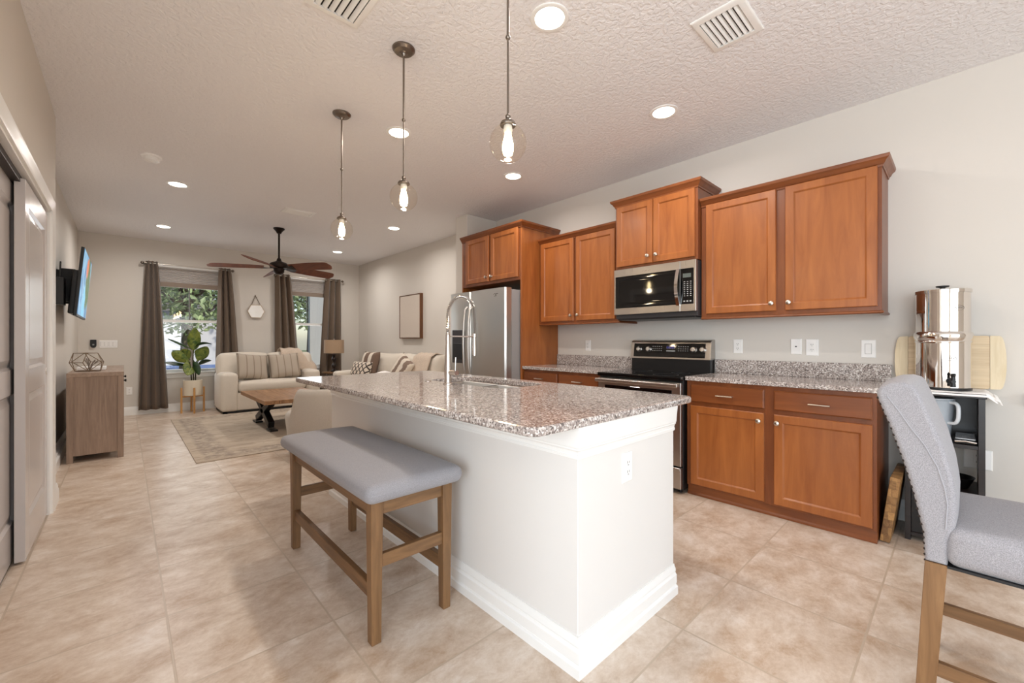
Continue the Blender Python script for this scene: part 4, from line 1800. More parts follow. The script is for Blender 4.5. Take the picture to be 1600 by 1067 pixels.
# bamboo board leaning on the wall behind the filter
t = thing('cutting_board', 'large bamboo cutting board leaning on the wall behind the water filter', 'cutting board', (3.73, 0.06, ST))
A = math.radians(3.5)
BM = Matrix.Translation((3.722, 0.062, ST + 0.0085)) @ Matrix.Rotation(A, 4, 'Y')
m = MB()
prof2 = rrect(-0.175, 0.175, 0.0, 0.315, 0.012, 4)
m.prism(prof2, lambda a, b: BM @ Vector((0.0, a, b)), lambda a, b: BM @ Vector((0.02, a, b)), bev=0.002)
make('board', m, wood('bamboo_bands', (206, 176, 136), (230, 206, 168), (20, 1.4, 30), 0.45, nscale=1.6), t)
for sgn in (-1, 1):
    m = MB()
    pts = [(sgn * 0.176, 0.0), (sgn * 0.215, 0.002)]
    for i in range(13):
        a = -PI / 2 + PI * i / 12
        pts.append((sgn * (0.215 + 0.024 * math.cos(a)), 0.157 + 0.155 * math.sin(a)))
    pts += [(sgn * 0.215, 0.313), (sgn * 0.176, 0.315)]
    m.prism(pts, lambda a, b: BM @ Vector((-0.0015, a, b)), lambda a, b: BM @ Vector((0.0215, a, b)))
    make('end_grip', m, M['bamboo_end'], t)

# end-grain block leaning between cabinet and shelf
t = thing('cutting_board', 'thick end-grain wood cutting board on the floor leaning between base cabinet and shelf unit', 'cutting board', (3.45, 0.30, 0))
A = math.radians(7.0)
k = NT('end_grain_blocks')
v = k.coords((1, 1, 1))
br = k.n('TexBrick')
br.inputs['Scale'].default_value = 1.0
br.inputs['Brick Width'].default_value = 0.036
br.inputs['Row Height'].default_value = 0.046
br.inputs['Mortar Size'].default_value = 0.0008
br.inputs['Color1'].default_value = lin((92, 56, 28))
br.inputs['Color2'].default_value = lin((188, 140, 84))
br.inputs['Mortar'].default_value = lin((70, 44, 26))
sp = k.n('SeparateXYZ')
cb = k.n('CombineXYZ')
k.l(v, sp.inputs[0])
k.l(k.math('ADD', sp.outputs[0], sp.outputs[1]), cb.inputs[0])
k.l(sp.outputs[2], cb.inputs[1])
k.l(cb.outputs[0], br.inputs['Vector'])
nz = k.noise(v, 26, 5, 0.6, 2.0)
k.l(k.mix(0.35, br.outputs[0], k.ramp(nz.outputs[0], [(0.3, (96, 62, 34)), (0.7, (208, 164, 106))])), k.b.inputs['Base Color'])
k.set(Roughness=0.45)
BM2 = Matrix.Translation((3.275, 0.336, 0.0)) @ Matrix.Rotation(A, 4, 'X')
m = MB()
m.box(0.0, 0.42, -0.050, -0.004, 0.0075, 0.395, 0.004, 2, BM2)
make('board', m, k.m, t)
m = MB()
for x in (0.04, 0.38):
    for z in (0.0,):
        m.box(x - 0.012, x + 0.012, -0.040, -0.014, 0.0045, 0.0085, 0.002, 1, BM2)
make('rubber_foot', m, M['black'], t)

# pitcher, scale, pan on the shelves
t = thing('pitcher', 'frosted plastic pitcher with loop handle on the upper shelf of the dark unit', 'pitcher', (3.565, 0.105, 0.605))
pm = plain('frosted_plastic', (206, 214, 222), 0.35, trans=0.35, alpha=1.0)
m = MB()
m.lathe([(0.0, 0.0), (0.056, 0.0), (0.060, 0.006), (0.080, 0.225), (0.083, 0.232), (0.078, 0.234), (0.076, 0.228), (0.057, 0.010), (0.0, 0.008)], (3.565, 0.105, 0.606), 36, cap=False)
make('jug', m, pm, t, 60)
m = MB()
hx = Vector((-0.62, -0.78, 0)).normalized()
c = Vector((3.565, 0.105, 0.606))
pts = [c + hx * 0.076 + Vector((0, 0, 0.221))]
for i in range(15):
    a = PI / 2 - PI * i / 14
    pts.append(c + hx * (0.092 + 0.032 * abs(math.cos(a)) ** 0.7 - 0.010 * i / 14) + Vector((0, 0, 0.161 + 0.060 * (1 if a > 0 else -1) * abs(math.sin(a)) ** 0.7)))
pts.append(c + hx * 0.066 + Vector((0, 0, 0.100)))
m.tube(pts, 0.0095, 10)
make('handle', m, plain('frosted_handle', (222, 226, 230), 0.35), t)
m = MB()
m.lathe([(0.0, 0.0), (0.078, 0.0), (0.080, 0.006), (0.0, 0.010)], (3.565, 0.105, 0.840), 36)
make('lid', m, plain('frosted_handle', (222, 226, 230), 0.35), t)

t = thing('kitchen_scale', 'flat silver and black kitchen scale on the upper shelf beside the pitcher', 'scale', (3.55, 0.015, 0.605))
m = MB()
m.box(3.44, 3.66, -0.056, 0.028, 0.606, 0.630, 0.008, 3)
make('base', m, M['black'], t)
m = MB()
m.box(3.45, 3.66, -0.054, 0.026, 0.6305, 0.638, 0.003, 2)
make('platform', m, plain('silver_glass_platform', (170, 172, 174), 0.12, 0.6), t)
m = MB()
m.tube([(3.436, 0.026, 0.620), (3.432, -0.015, 0.626), (3.436, -0.056, 0.620)], 0.005, 8)
make('chrome_edge', m, M['chrome'], t)

t = thing('frying_pan', 'black frying pan standing on the lower open shelf of the dark unit', 'pan', (3.575, 0.03, 0.335))
m = MB()
m.lathe([(0.0, 0.0), (0.062, 0.0), (0.088, 0.058), (0.090, 0.060), (0.087, 0.060), (0.060, 0.004), (0.0, 0.004)], (3.575, 0.035, 0.336), 36, cap=False)
make('pan_body', m, plain('black_nonstick', (16, 15, 15), 0.3), t, 50)
m = MB()
m.tube([(3.50, 0.06, 0.385), (3.47, 0.09, 0.40), (3.45, 0.14, 0.425), (3.445, 0.175, 0.435)], [0.008, 0.009, 0.011, 0.010], 10)
make('handle', m, M['black'], t)

# unidentified piece, shaped here as a small dark metal hook on the wall at the right edge
t = thing('wall_fixture', 'small unidentified dark metal wall hook cut by the right edge of the picture', 'fixture', (XR, -0.262, 0.85))
m = MB()
m.box(XR - 0.008, XR - 0.0005, -0.278, -0.252, 0.765, 0.85, 0.002)
make('fixture_plate', m, M['blackmetal'], t)
m = MB()
m.tube([(XR - 0.006, -0.262, 0.825), (XR - 0.03, -0.262, 0.82), (XR - 0.045, -0.260, 0.84), (XR - 0.045, -0.257, 0.862)], 0.008, 10)
m.sphere((XR - 0.045, -0.256, 0.868), 0.014)
make('fixture_arm', m, plain('weathered_bronze', (120, 110, 96), 0.4, 0.8), t)

# ================================================================== LIVING ROOM
# rug
k = NT('distressed_rug')
v = k.coords()
v2 = k.coords((1.0, 3.0, 1))
a = k.noise(v2, 2.6, 8, 0.72, 1.2)
b_ = k.noise(v, 14, 6, 0.7)
sp = k.n('SeparateXYZ')
k.l(v, sp.inputs[0])
col = k.ramp(a.outputs[0], [(0.3, (136, 122, 110)), (0.44, (174, 158, 140)), (0.60, (192, 177, 158)), (0.8, (202, 190, 174))])
ex = k.math('SUBTRACT', 1.26, k.math('ABSOLUTE', sp.outputs[0]))
ey = k.math('SUBTRACT', 1.52, k.math('ABSOLUTE', sp.outputs[1]))
e = k.math('MINIMUM', ex, ey)
band = k.ramp(e, [(0.0, (0, 0, 0)), (0.06, (0, 0, 0)), (0.10, (215, 215, 215)), (0.26, (215, 215, 215)), (0.32, (0, 0, 0))])
patch = k.ramp(b_.outputs[0], [(0.42, (0, 0, 0)), (0.62, (255, 255, 255))])
col = k.mix(k.mix(1.0, band, patch, 'MULTIPLY'), col, (112, 100, 94))
k.l(col, k.b.inputs['Base Color'])
k.set(Roughness=0.95)
k.bump(b_.outputs[0], 0.2, 0.002)
m = MB()
m.box(0.505, 3.03, 5.02, 8.06, 0.001, 0.009, 0.003, 2)
solo('area_rug', m, k.m, 'distressed beige area rug on the tile under the coffee table', 'rug')

# loveseat below the windows
t = thing('loveseat', 'cream loveseat below the front windows with its back to them', 'sofa', (1.88, 8.5, 0), 0)
LX0, LX1, LY0, LY1 = 1.135, 2.66, 8.085, 8.84
m = MB()
m.soft(LX0 + 0.03, LX1 - 0.03, LY0 + 0.03, LY1, 0.035, 0.33, 0.03, 0.0)
make('base', m, M['cream'], t, 180)
for a, b in ((LX0, LX0 + 0.235), (LX1 - 0.235, LX1)):
    m = MB()
    m.soft(a, b, LY0, LY1 - 0.02, 0.035, 0.655, 0.05, 0.012)
    make('arm', m, M['cream'], t, 180)
m = MB()
m.soft(LX0 + 0.03, LX1 - 0.03, 8.66, LY1, 0.05, 0.82, 0.07, 0.01)
make('back_frame', m, M['cream'], t, 180)
m = MB()
m.soft(LX0 + 0.24, LX1 - 0.24, LY0 - 0.015, 8.68, 0.335, 0.510, 0.055, 0.02)
make('seat_cushion', m, M['cream'], t, 180)
xm = (LX0 + LX1) / 2
for a, b in ((LX0 + 0.02, xm + 0.012), (xm - 0.012, LX1 - 0.02)):
    m = MB()
    T = Matrix.Translation(((a + b) / 2, 8.60, 0.73)) @ Matrix.Rotation(math.radians(-14), 4, 'X')
    w = (b - a) / 2
    m.soft(-w, w, -0.11, 0.11, -0.22, 0.235, 0.065, 0.03, T)
    make('back_cushion', m, M['cream'], t, 180)
for x in (LX0 + 0.06, LX1 - 0.06):
    for y in (LY0 + 0.06, LY1 - 0.08):
        m = MB()
        m.box(x - 0.03, x + 0.03, y - 0.03, y + 0.03, 0.0095 if y < 8.06 else 0.0, 0.037)
        make('foot', m, M['black'], t)
m = MB()
m.box(LX0 + 0.03, LX1 - 0.03, LY0 + 0.03, LY1 - 0.02, 0.012, 0.036)
make('dust_cover', m, M['black'], t)

ticking = striped('ticking_stripe_linen', (178, 165, 150), (146, 131, 115), 0, 9.0, 0.10, 0.03, 0.01)
for x, yaw, lab in ((1.62, 0.22, 'striped beige pillow on the loveseat nearer its left arm'), (2.12, -0.12, 'striped beige pillow on the loveseat nearer the blanket')):
    m = MB()
    T = Matrix.Translation((x, 8.345, 0.742)) @ Matrix.Rotation(yaw, 4, 'Z') @ Matrix.Rotation(math.radians(68), 4, 'X') @ Matrix.Rotation(-yaw * 0.55, 4, 'Z')
    m.pillow(0.50, 0.46, 0.16, Matrix.Identity(4))
    o = solo('throw_pillow', m, ticking, lab, 'pillow', 'striped loveseat pillows', 180, origin=(0, 0, 0))
    o.matrix_world = T
    o.location = T.translation
    o.rotation_euler = T.to_euler()

# throw blanket over the loveseat's right back and arm
m = MB()


def throw(u, v):
    # u runs from front (lower) over the top of the back to behind; v across
    x = 2.06 + 0.62 * v + 0.05 * math.sin(u * 3)
    drop = max(0.0, v - 0.50) * 0.62
    path = [(8.44, 0.66), (8.46, 0.82), (8.52, 0.985), (8.62, 1.045), (8.74, 1.02), (8.855, 0.90), (8.862, 0.70)]
    f = u * (len(path) - 1)
    k_ = min(int(f), len(path) - 2)
    g = f - k_
    y = path[k_][0] + (path[k_ + 1][0] - path[k_][0]) * g
    z = path[k_][1] + (path[k_ + 1][1] - path[k_][1]) * g
    return (x, y, z - drop * (0.3 + 0.7 * math.sin(PI * min(1, u * 1.1))) + 0.008 * math.sin(v * 21 + u * 4))


m.sheet(throw, 24, 24, 0.012)
solo('throw_blanket', m, M['blanket'], 'oatmeal knit throw draped over the right end of the loveseat back', 'blanket', 'oatmeal throws', 180)

# sofa along the right wall
t = thing('sofa', 'long cream sofa along the right wall under the framed art', 'sofa', (3.2, 6.35, 0), 0)
UX0, UX1, UY0, UY1 = 2.72, 3.70, 5.02, 7.66
m = MB()
m.soft(UX0 + 0.03, UX1, UY0 + 0.03, UY1 - 0.03, 0.04, 0.33, 0.03, 0.0)
make('base', m, M['cream'], t, 180)
for a, b in ((UY0, UY0 + 0.235), (UY1 - 0.235, UY1)):
    m = MB()
    m.soft(UX0, UX1 - 0.02, a, b, 0.04, 0.650, 0.05, 0.012)
    make('arm', m, M['cream'], t, 180)
m = MB()
m.soft(3.48, UX1 + 0.02, UY0 + 0.03, UY1 - 0.03, 0.05, 0.82, 0.07, 0.01)
make('back_frame', m, M['cream'], t, 180)
ym = (UY0 + UY1) / 2
for a, b in ((UY0 + 0.24, ym), (ym, UY1 - 0.24)):
    m = MB()
    m.soft(UX0 - 0.015, 3.5, a, b, 0.335, 0.510, 0.055, 0.02)
    make('seat_cushion', m, M['cream'], t, 180)
for a, b in ((UY0 + 0.10, ym), (ym, UY1 - 0.10)):
    m = MB()
    T = Matrix.Translation((3.43, (a + b) / 2, 0.745)) @ Matrix.Rotation(math.radians(14), 4, 'Y')
    w = (b - a) / 2

    def sag(p):
        return (p.x, p.y, p.z - (0.055 * (1 - (p.y / w) ** 2) if p.z > 0 else 0))
    m.soft(-0.12, 0.12, -w, w, -0.22, 0.245, 0.10, 0.03, T, fn=sag)
    make('back_cushion', m, M['cream'], t, 180)
for y in (UY0 + 0.06, UY1 - 0.06):
    for x in (UX0 + 0.06, UX1 - 0.08):
        m = MB()
        m.box(x - 0.03, x + 0.03, y - 0.03, y + 0.03, 0.0095 if x < 3.03 else 0.0, 0.042)
        make('foot', m, M['black'], t)


def place_pillow(name, lab, mat, w, h, th, loc, rot, group):
    m = MB()
    m.pillow(w, h, th, Matrix.Identity(4))
    o = solo(name, m, mat, lab, 'pillow', group, 180, origin=(0, 0, 0))
    o.location = loc
    o.rotation_euler = rot
    return o


GP = 'patterned sofa pillows'
place_pillow('throw_pillow', 'taupe and white broad-striped pillow at the far end of the sofa', striped('broad_taupe_stripe', (222, 210, 194), (120, 98, 84), 0, 4.6, 0.56, 0.03, 0.06), 0.48, 0.46, 0.16,
             (3.19, 7.16, 0.775), (math.radians(74), 0, math.radians(-82)), GP)
place_pillow('throw_pillow', 'taupe striped pillow leaning near the middle of the sofa back', striped('feathered_taupe_stripe', (218, 206, 190), (132, 112, 98), 0, 5.5, 0.42, 0.06, 0.12), 0.44, 0.42, 0.15,
             (3.165, 5.93, 0.745), (math.radians(66), math.radians(24), math.radians(-95)), GP)
k = NT('black_and_cream_lattice')
tc = k.n('TexCoord')
sp = k.n('SeparateXYZ')
k.l(tc.outputs['Object'], sp.inputs[0])
p = k.math('ABSOLUTE', k.math('SUBTRACT', k.math('FRACT', k.math('MULTIPLY', k.math('ADD', sp.outputs[0], sp.outputs[1]), 8.5)), 0.5))
q = k.math('ABSOLUTE', k.math('SUBTRACT', k.math('FRACT', k.math('MULTIPLY', k.math('SUBTRACT', sp.outputs[0], sp.outputs[1]), 8.5)), 0.5))
e = k.math('MINIMUM', p, q)
k.l(k.ramp(e, [(0.10, (66, 56, 52)), (0.15, (224, 210, 194))], 'LINEAR'), k.b.inputs['Base Color'])
k.set(Roughness=0.95)
place_pillow('lumbar_pillow', 'cream lumbar pillow with dark lattice pattern in front of the broad-striped pillow', k.m, 0.60, 0.30, 0.14,
             (3.00, 7.08, 0.685), (math.radians(72), 0, math.radians(-84)), GP)
place_pillow('throw_pillow', 'plain cream pillow lying low on the sofa beside the leaning striped pillow', M['white_cloth'], 0.42, 0.40, 0.14,
             (3.02, 6.36, 0.600), (math.radians(14), math.radians(4), math.radians(-92)), GP)
m = MB()


def throw2(u, v):
    y = 5.30 + 0.50 * v
    path = [(3.16, 0.60), (3.24, 0.78), (3.315, 0.965), (3.42, 1.015), (3.56, 0.985), (3.745, 0.86), (3.755, 0.6)]
    f = u * (len(path) - 1)
    k_ = min(int(f), len(path) - 2)
    g = f - k_
    return (path[k_][0] + (path[k_ + 1][0] - path[k_][0]) * g, y + 0.10 * u, path[k_][1] + (path[k_ + 1][1] - path[k_][1]) * g + 0.006 * math.sin(v * 24) - 0.012)


m.sheet(throw2, 24, 24, 0.012)
solo('throw_blanket', m, M['blanket'], 'oatmeal throw folded over the near end of the long sofa back', 'blanket', 'oatmeal throws', 180)

# coffee table with X legs
t = thing('coffee_table', 'rustic plank coffee table on black X-shaped metal legs', 'coffee table', (1.62, 6.39, 0.009))
for i in range(5):
    m = MB()
    w = (2.04 - 1.228) / 5
    m.box(1.228 + w * i + 0.0008, 1.228 + w * (i + 1) - 0.0008, 5.69, 7.09, 0.412, 0.460, 0.003, 2)
    make('plank', m, M['tabletop'], t)
for x in (1.42, 1.86):
    m = MB()
    m.bar((x, 6.21, 0.075), (x, 6.93, 0.37), 0.085, 0.075, (1, 0, 0), 0.003)
    m.bar((x, 6.93, 0.075), (x, 6.21, 0.37), 0.083, 0.075, (1, 0, 0), 0.003)
    m.box(x - 0.045, x + 0.045, 6.06, 6.27, 0.0095, 0.032, 0.002)
    m.box(x - 0.045, x + 0.045, 6.87, 7.08, 0.0095, 0.032, 0.002)
    m.box(x - 0.045, x + 0.045, 6.06, 7.08, 0.392, 0.412, 0.002)
    make('leg', m, M['blackmetal'], t)

# barrel armchair, back towards the camera
ACX, ACY = 1.60, 4.50
t = thing('armchair', 'oatmeal barrel armchair partly hidden behind the far end of the island', 'armchair', (ACX, ACY, 0), math.radians(-4))


def ach(th):
    a = abs(math.degrees(th))
    f = min(1, max(0, (a - 62) / 16))
    f = f * f * (3 - 2 * f)
    return 0.72 - 0.245 * f


L = []
NTH = 56
for i in range(NTH + 1):
    th = -2.35 + 4.7 * i / NTH
    h = ach(th)
    sx, cy_ = math.sin(th), -math.cos(th)
    ring = []
    for r, z in ((0.345, 0.05), (0.345, h - 0.06), (0.352, h - 0.022), (0.372, h - 0.004), (0.395, h), (0.416, h - 0.004), (0.434, h - 0.024), (0.440, h - 0.06), (0.425, 0.30), (0.408, 0.07), (0.40, 0.05)):
        ring.append((r * sx, r * cy_, z))
    L.append(ring)
m = MB()
m.loops(L, True, True)
make('shell', m, M['chenille'], t, 180, local=True)
m = MB()
m.soft(-0.33, 0.33, -0.30, 0.42, 0.07, 0.40, 0.07, 0.03)
make('seat_cushion', m, M['chenille'], t, 180, local=True)
m = MB()
th = -1.16
for th in (-1.16, 1.16):
    m.tube([((0.405 + 0.035 * f) * math.sin(th), -(0.405 + 0.035 * f) * math.cos(th), 0.06 + (ach(th) - 0.10) * f) for f in [i / 8 for i in range(9)]], 0.004, 6)
make('welt', m, plain('oatmeal_welt', (178, 162, 144), 0.9), t, local=True)
m = MB()
m.lathe([(0.0, 0.0), (0.33, 0.0), (0.33, 0.05), (0.0, 0.05)], seg=40)
make('plinth', m, M['black'], t, local=True)

# sideboard
t = thing('sideboard', 'grey-washed oak sideboard with black knobs below the television', 'sideboard', (-0.21, 6.6, 0))
BX0, BX1, BY0, BY1, BZ = -0.412, -0.008, 5.84, 7.38, 0.872
m = MB()
m.box(BX0, BX1, BY0, BY1, BZ - 0.04, BZ, 0.002)
make('top_panel', m, wood('greywashed_oak_top', (140, 118, 102), (168, 146, 128), (16, 1.2, 16), 0.6), t)
for x0, x1 in ((BX0, BX0 + 0.045), (BX1 - 0.045, BX1)):
    for y0, y1 in ((BY0, BY0 + 0.045), (BY1 - 0.045, BY1)):
        m = MB()
        m.box(x0, x1, y0, y1, 0, BZ - 0.04, 0.0015)
        make('leg', m, M['greywash'], t)
for y0, y1 in ((BY0 + 0.008, BY0 + 0.026), (BY1 - 0.026, BY1 - 0.008)):
    m = MB()
    m.box(BX0 + 0.045, BX1 - 0.045, y0, y1, 0.066, BZ - 0.04)
    make('side_panel', m, M['greywash'], t)
m = MB()
m.box(BX0 + 0.01, BX1 - 0.03, BY0 + 0.03, BY1 - 0.03, 0.07, 0.09)
m.box(BX0 + 0.005, BX0 + 0.012, BY0 + 0.03, BY1 - 0.03, 0.07, BZ - 0.045)
make('carcass', m, M['greywash'], t)
n = 4
for i in range(n):
    a = BY0 + 0.05 + (BY1 - BY0 - 0.10) * i / n
    b = BY0 + 0.05 + (BY1 - BY0 - 0.10) * (i + 1) / n
    m = MB()
    m.panel(lambda p, q, d: (BX1 - 0.026 + d, p, q), a + 0.002, b - 0.002, 0.095, BZ - 0.045, [(0, 0), (0, 0.02), (0.045, 0.02), (0.047, 0.012)])
    d_ = make('door', m, M['greywash'], t, 20)
    for zz in (0.735, 0.775)[i % 2:][:1]:
        m = MB()
        yk = b - 0.03 if i % 2 == 0 else a + 0.03
        m.lathe([(0.0, 0.0), (0.006, 0.0), (0.005, 0.012), (0.013, 0.018), (0.014, 0.026), (0, 0.029)], (BX1 - 0.006, yk, 0.755), 18, rot_to((0, 0, 1), (1, 0, 0)))
        make('knob', m, M['blackmetal'], d_)

# geometric glass terrarium
t = thing('terrarium', 'geometric glass terrarium with bronze edges on the sideboard', 'terrarium', (-0.285, 6.10, BZ), math.radians(-44))
V = []
for s_, hw, hz in ((-0.070, 0.088, 0.0), (0.070, 0.088, 0.0)):
    V += [(s_ + 0.012, -0.06, 0.006), (s_ + 0.012, 0.06, 0.006), (s_, 0.105, 0.095), (s_ - 0.012, 0.055, 0.188), (s_ - 0.012, -0.055, 0.188), (s_, -0.105, 0.095)]
tipL, tipR = (-0.158, 0.0, 0.098), (0.158, 0.0, 0.098)
E_ = []
for i in range(6):
    j = (i + 1) % 6
    E_ += [(V[i], V[j]), (V[6 + i], V[6 + j]), (V[i], V[6 + i])]
    if i in (0, 1, 3, 4):
        E_ += [(V[i], tipL), (V[6 + i], tipR)]
m = MB()
for p, q in E_:
    m.tube([p, q], 0.0034, 6)
make('frame', m, plain('antique_brass_came', (136, 116, 94), 0.35, 0.8), t, local=True)
m = MB()
for i in range(6):
    j = (i + 1) % 6
    m.face([V[i], V[j], V[6 + j], V[6 + i]])
    m.face([V[i], V[j], tipL])
    m.face([V[6 + j], V[6 + i], tipR])
make('panes', m, M['glass'], t, 0, local=True)
m = MB()
rnd = random.Random(5)
for i in range(9):
    a = rnd.uniform(0, 6.28)
    m.tube([(0.03, 0.0, 0.008), (0.04 + 0.02 * math.cos(a), 0.02 * math.sin(a), 0.07), (0.05 + 0.06 * math.cos(a), 0.05 * math.sin(a), 0.11 + rnd.uniform(-.02, .03))], [0.004, 0.003, 0.006], 6)
make('dried_sprig', m, plain('dried_sprig_grey', (150, 138, 128), 0.8), t, local=True)

m = MB()
m.box(-0.375, -0.150, 6.34, 6.60, BZ + 0.0005, BZ + 0.034, 0.006, 2)
solo('media_box', m, M['plate'], 'flat white box lying on the sideboard behind the terrarium', 'box')

# television on a tilting wall mount
t = thing('television', 'wall-mounted television with a colourful picture tilted down over the sideboard', 'television', (-0.33, 6.6, 1.785))
TM = Matrix.Translation((-0.322, 6.60, 1.783)) @ Matrix.Rotation(math.radians(4.8), 4, 'Y')
m = MB()
m.box(-0.026, -0.001, -0.612, 0.612, -0.347, 0.347, 0.004, 2, TM)
make('bezel', m, M['black'], t)
k = NT('screen_picture')
v = k.coords((1, 1, 1))
a = k.noise(v, 3.2, 3, 0.5, 1.4)
b_ = k.noise(v, 2.1, 2, 0.5, 0.6)
c_ = k.noise(k.coords((1, 1, 1), loc=(3, 1, 2)), 2.7, 2)
col = k.ramp(a.outputs[0], [(0.28, (30, 92, 150)), (0.45, (60, 150, 205)), (0.58, (150, 205, 235)), (0.72, (70, 120, 180))])
def blob(col, cy, cz, r, rgb):
    g_ = k.n('VectorMath', operation='DISTANCE')
    sc_ = k.n('VectorMath', operation='ADD')
    sh = k.n('VectorMath', operation='SCALE')
    sh.inputs['Scale'].default_value = 0.35
    k.l(b_.outputs['Color'], sh.inputs[0])
    k.l(v, sc_.inputs[0])
    k.l(sh.outputs[0], sc_.inputs[1])
    k.l(sc_.outputs[0], g_.inputs[0])
    g_.inputs[1].default_value = (0.17, cy + 0.17, cz + 0.17)
    return k.mix(k.ramp(g_.outputs['Value'], [(r * 0.8, (255, 255, 255)), (r, (0, 0, 0))]), col, rgb)


col = blob(col, 0.30, 0.06, 0.34, (58, 104, 50))
col = blob(col, 0.10, 0.20, 0.16, (226, 118, 76))
col = blob(col, 0.02, -0.20, 0.20, (120, 205, 240))
k.l(col, k.b.inputs['Emission Color'])
k.b.inputs['Emission Strength'].default_value = 0.75
k.set(Base_Color=(0.01, 0.01, 0.01, 1), Roughness=0.25)
m = MB()
m.box(-0.001, 0.0006, -0.598, 0.598, -0.326, 0.335, 0, 1, TM)
make('screen', m, k.m, t, 0)
m = MB()
m.box(-0.075, -0.024, -0.50, 0.50, -0.325, 0.12, 0.012, 2, TM)
make('rear_housing', m, M['black'], t)
m = MB()
m.box(XL, XL + 0.02, 6.30, 6.90, 1.62, 1.92, 0.002)
m.box(XL + 0.015, -0.385, 6.42, 6.48, 1.60, 1.95, 0.002)
m.box(XL + 0.015, -0.385, 6.72, 6.78, 1.60, 1.95, 0.002)
make('wall_mount', m, M['blackmetal'], t)
t = thing('streaming_receiver', 'black receiver box with short antenna hung behind the television', 'receiver', (-0.43, 6.13, 1.60))
m = MB()
m.box(-0.500, -0.440, 6.02, 6.20, 1.545, 1.815, 0.004)
make('case', m, M['black'], t)
m = MB()
m.tube([(-0.47, 6.05, 1.81), (-0.465, 6.05, 1.97)], [0.008, 0.006], 10)
make('antenna', m, M['black'], t)
m = MB()
m.box(XL + 0.0005, -0.498, 6.06, 6.16, 1.62, 1.76)
make('bracket', m, M['blackmetal'], t)

# hexagon mirror
t = thing('mirror', 'small hexagonal mirror hung by a strap between the two windows', 'mirror', (1.805, YB, 1.742))
hexp = [(0.142, 0.0), (0.082, 0.122), (-0.082, 0.122), (-0.142, 0.0), (-0.082, -0.122), (0.082, -0.122)]
m = MB()
m.sweep([(1.805 + a, 1.742 + b) for a, b in hexp], [(0.0, -0.0), (0.010, 0.0), (0.010, 0.038), (0.0, 0.038)], lambda x, y, h: (x, YB - 0.002 - h, y), closed=True, side=-1)
make('frame', m, plain('pale_gold_frame', (190, 172, 150), 0.4, 0.5), t)
m = MB()
m.prism(hexp, lambda a, b: (1.805 + a, YB - 0.020 - 0.111 * a, 1.742 + b), lambda a, b: (1.805 + a, YB - 0.024 - 0.111 * a, 1.742 + b))
make('mirror_glass', m, plain('mirror_silver', (235, 235, 235), 0.02, 1.0), t, 0)
m = MB()
m.tube([(1.735, YB - 0.012, 1.868), (1.797, YB - 0.012, 2.034)], 0.005, 6)
m.tube([(1.875, YB - 0.012, 1.868), (1.797, YB - 0.012, 2.034)], 0.005, 6)
m.sphere((1.797, YB - 0.012, 2.036), 0.010)
make('strap', m, plain('brown_strap', (104, 86, 68), 0.7), t)

# framed canvas
t = thing('framed_art', 'plain white textured canvas in a brown wood frame on the right wall', 'picture', (XR, 6.70, 1.23))
m = MB()
m.sweep([(6.335, 1.231), (6.335, 2.012), (7.065, 2.012), (7.065, 1.231)], [(0, 0.0), (0.0, 0.062), (-0.012, 0.062), (-0.012, 0.0)], lambda a, b, h: (XR - h, a, b), closed=True, side=-1)
make('frame', m, wood('brown_picture_frame', (92, 58, 34), (126, 84, 52), (10, 10, 1.5), 0.5), t)
m = MB()
m.box(XR - 0.056, XR - 0.002, 6.352, 7.048, 1.248, 1.995)
make('canvas', m, plain('white_textured_canvas', (208, 196, 184), 0.9, bump=0.6, bscale=60, bdist=0.006), t, 0)

# side table and lamp in the corner
t = thing('side_table', 'small dark round side table in the far right corner under the lamp', 'side table', (3.09, 8.60, 0))
m = MB()
m.lathe([(0.0, 0.545), (0.22, 0.545), (0.225, 0.55), (0.225, 0.568), (0.0, 0.57)], (3.09, 8.60, 0), 36)
make('table_top', m, M['bench_wood'], t)
m = MB()
m.lathe([(0.15, 0.0), (0.15, 0.015), (0.025, 0.03), (0.022, 0.54), (0.06, 0.547)], (3.09, 8.60, 0), 28)
make('pedestal', m, M['blackmetal'], t)
t = thing('table_lamp', 'turned dark table lamp with beige drum shade in the far right corner', 'lamp', (3.09, 8.60, 0.571))
m = MB()
m.lathe([(0.07, 0.571), (0.07, 0.585), (0.04, 0.60), (0.022, 0.62), (0.03, 0.65), (0.048, 0.69), (0.03, 0.73), (0.018, 0.76), (0.036, 0.80), (0.046, 0.83), (0.030, 0.87), (0.016, 0.89),
         (0.05, 0.905), (0.052, 0.915), (0.012, 0.925), (0.010, 0.96)], (3.09, 8.60, 0), 28)
make('lamp_base', m, plain('dark_turned_base', (44, 32, 28), 0.3), t, 60)
m = MB()
m.lathe([(0.190, 0.942), (0.186, 1.208), (0.183, 1.208), (0.187, 0.942)], (3.09, 8.60, 0), 44, cap=False)
make('lamp_shade', m, fabric('beige_drum_shade', (172, 146, 120), 300, 0.05), t, 60)
m = MB()
m.tube([(3.09, 8.60, 0.95), (3.09, 8.60, 1.21)], 0.004, 8)
m.sphere((3.09, 8.60, 1.222), 0.012)
for a in (0, 2.094, 4.188):
    m.tube([(3.09, 8.60, 1.195), (3.09 + 0.184 * math.cos(a), 8.60 + 0.184 * math.sin(a), 1.2)], 0.0025, 6)
make('harp_finial', m, M['nickel'], t)

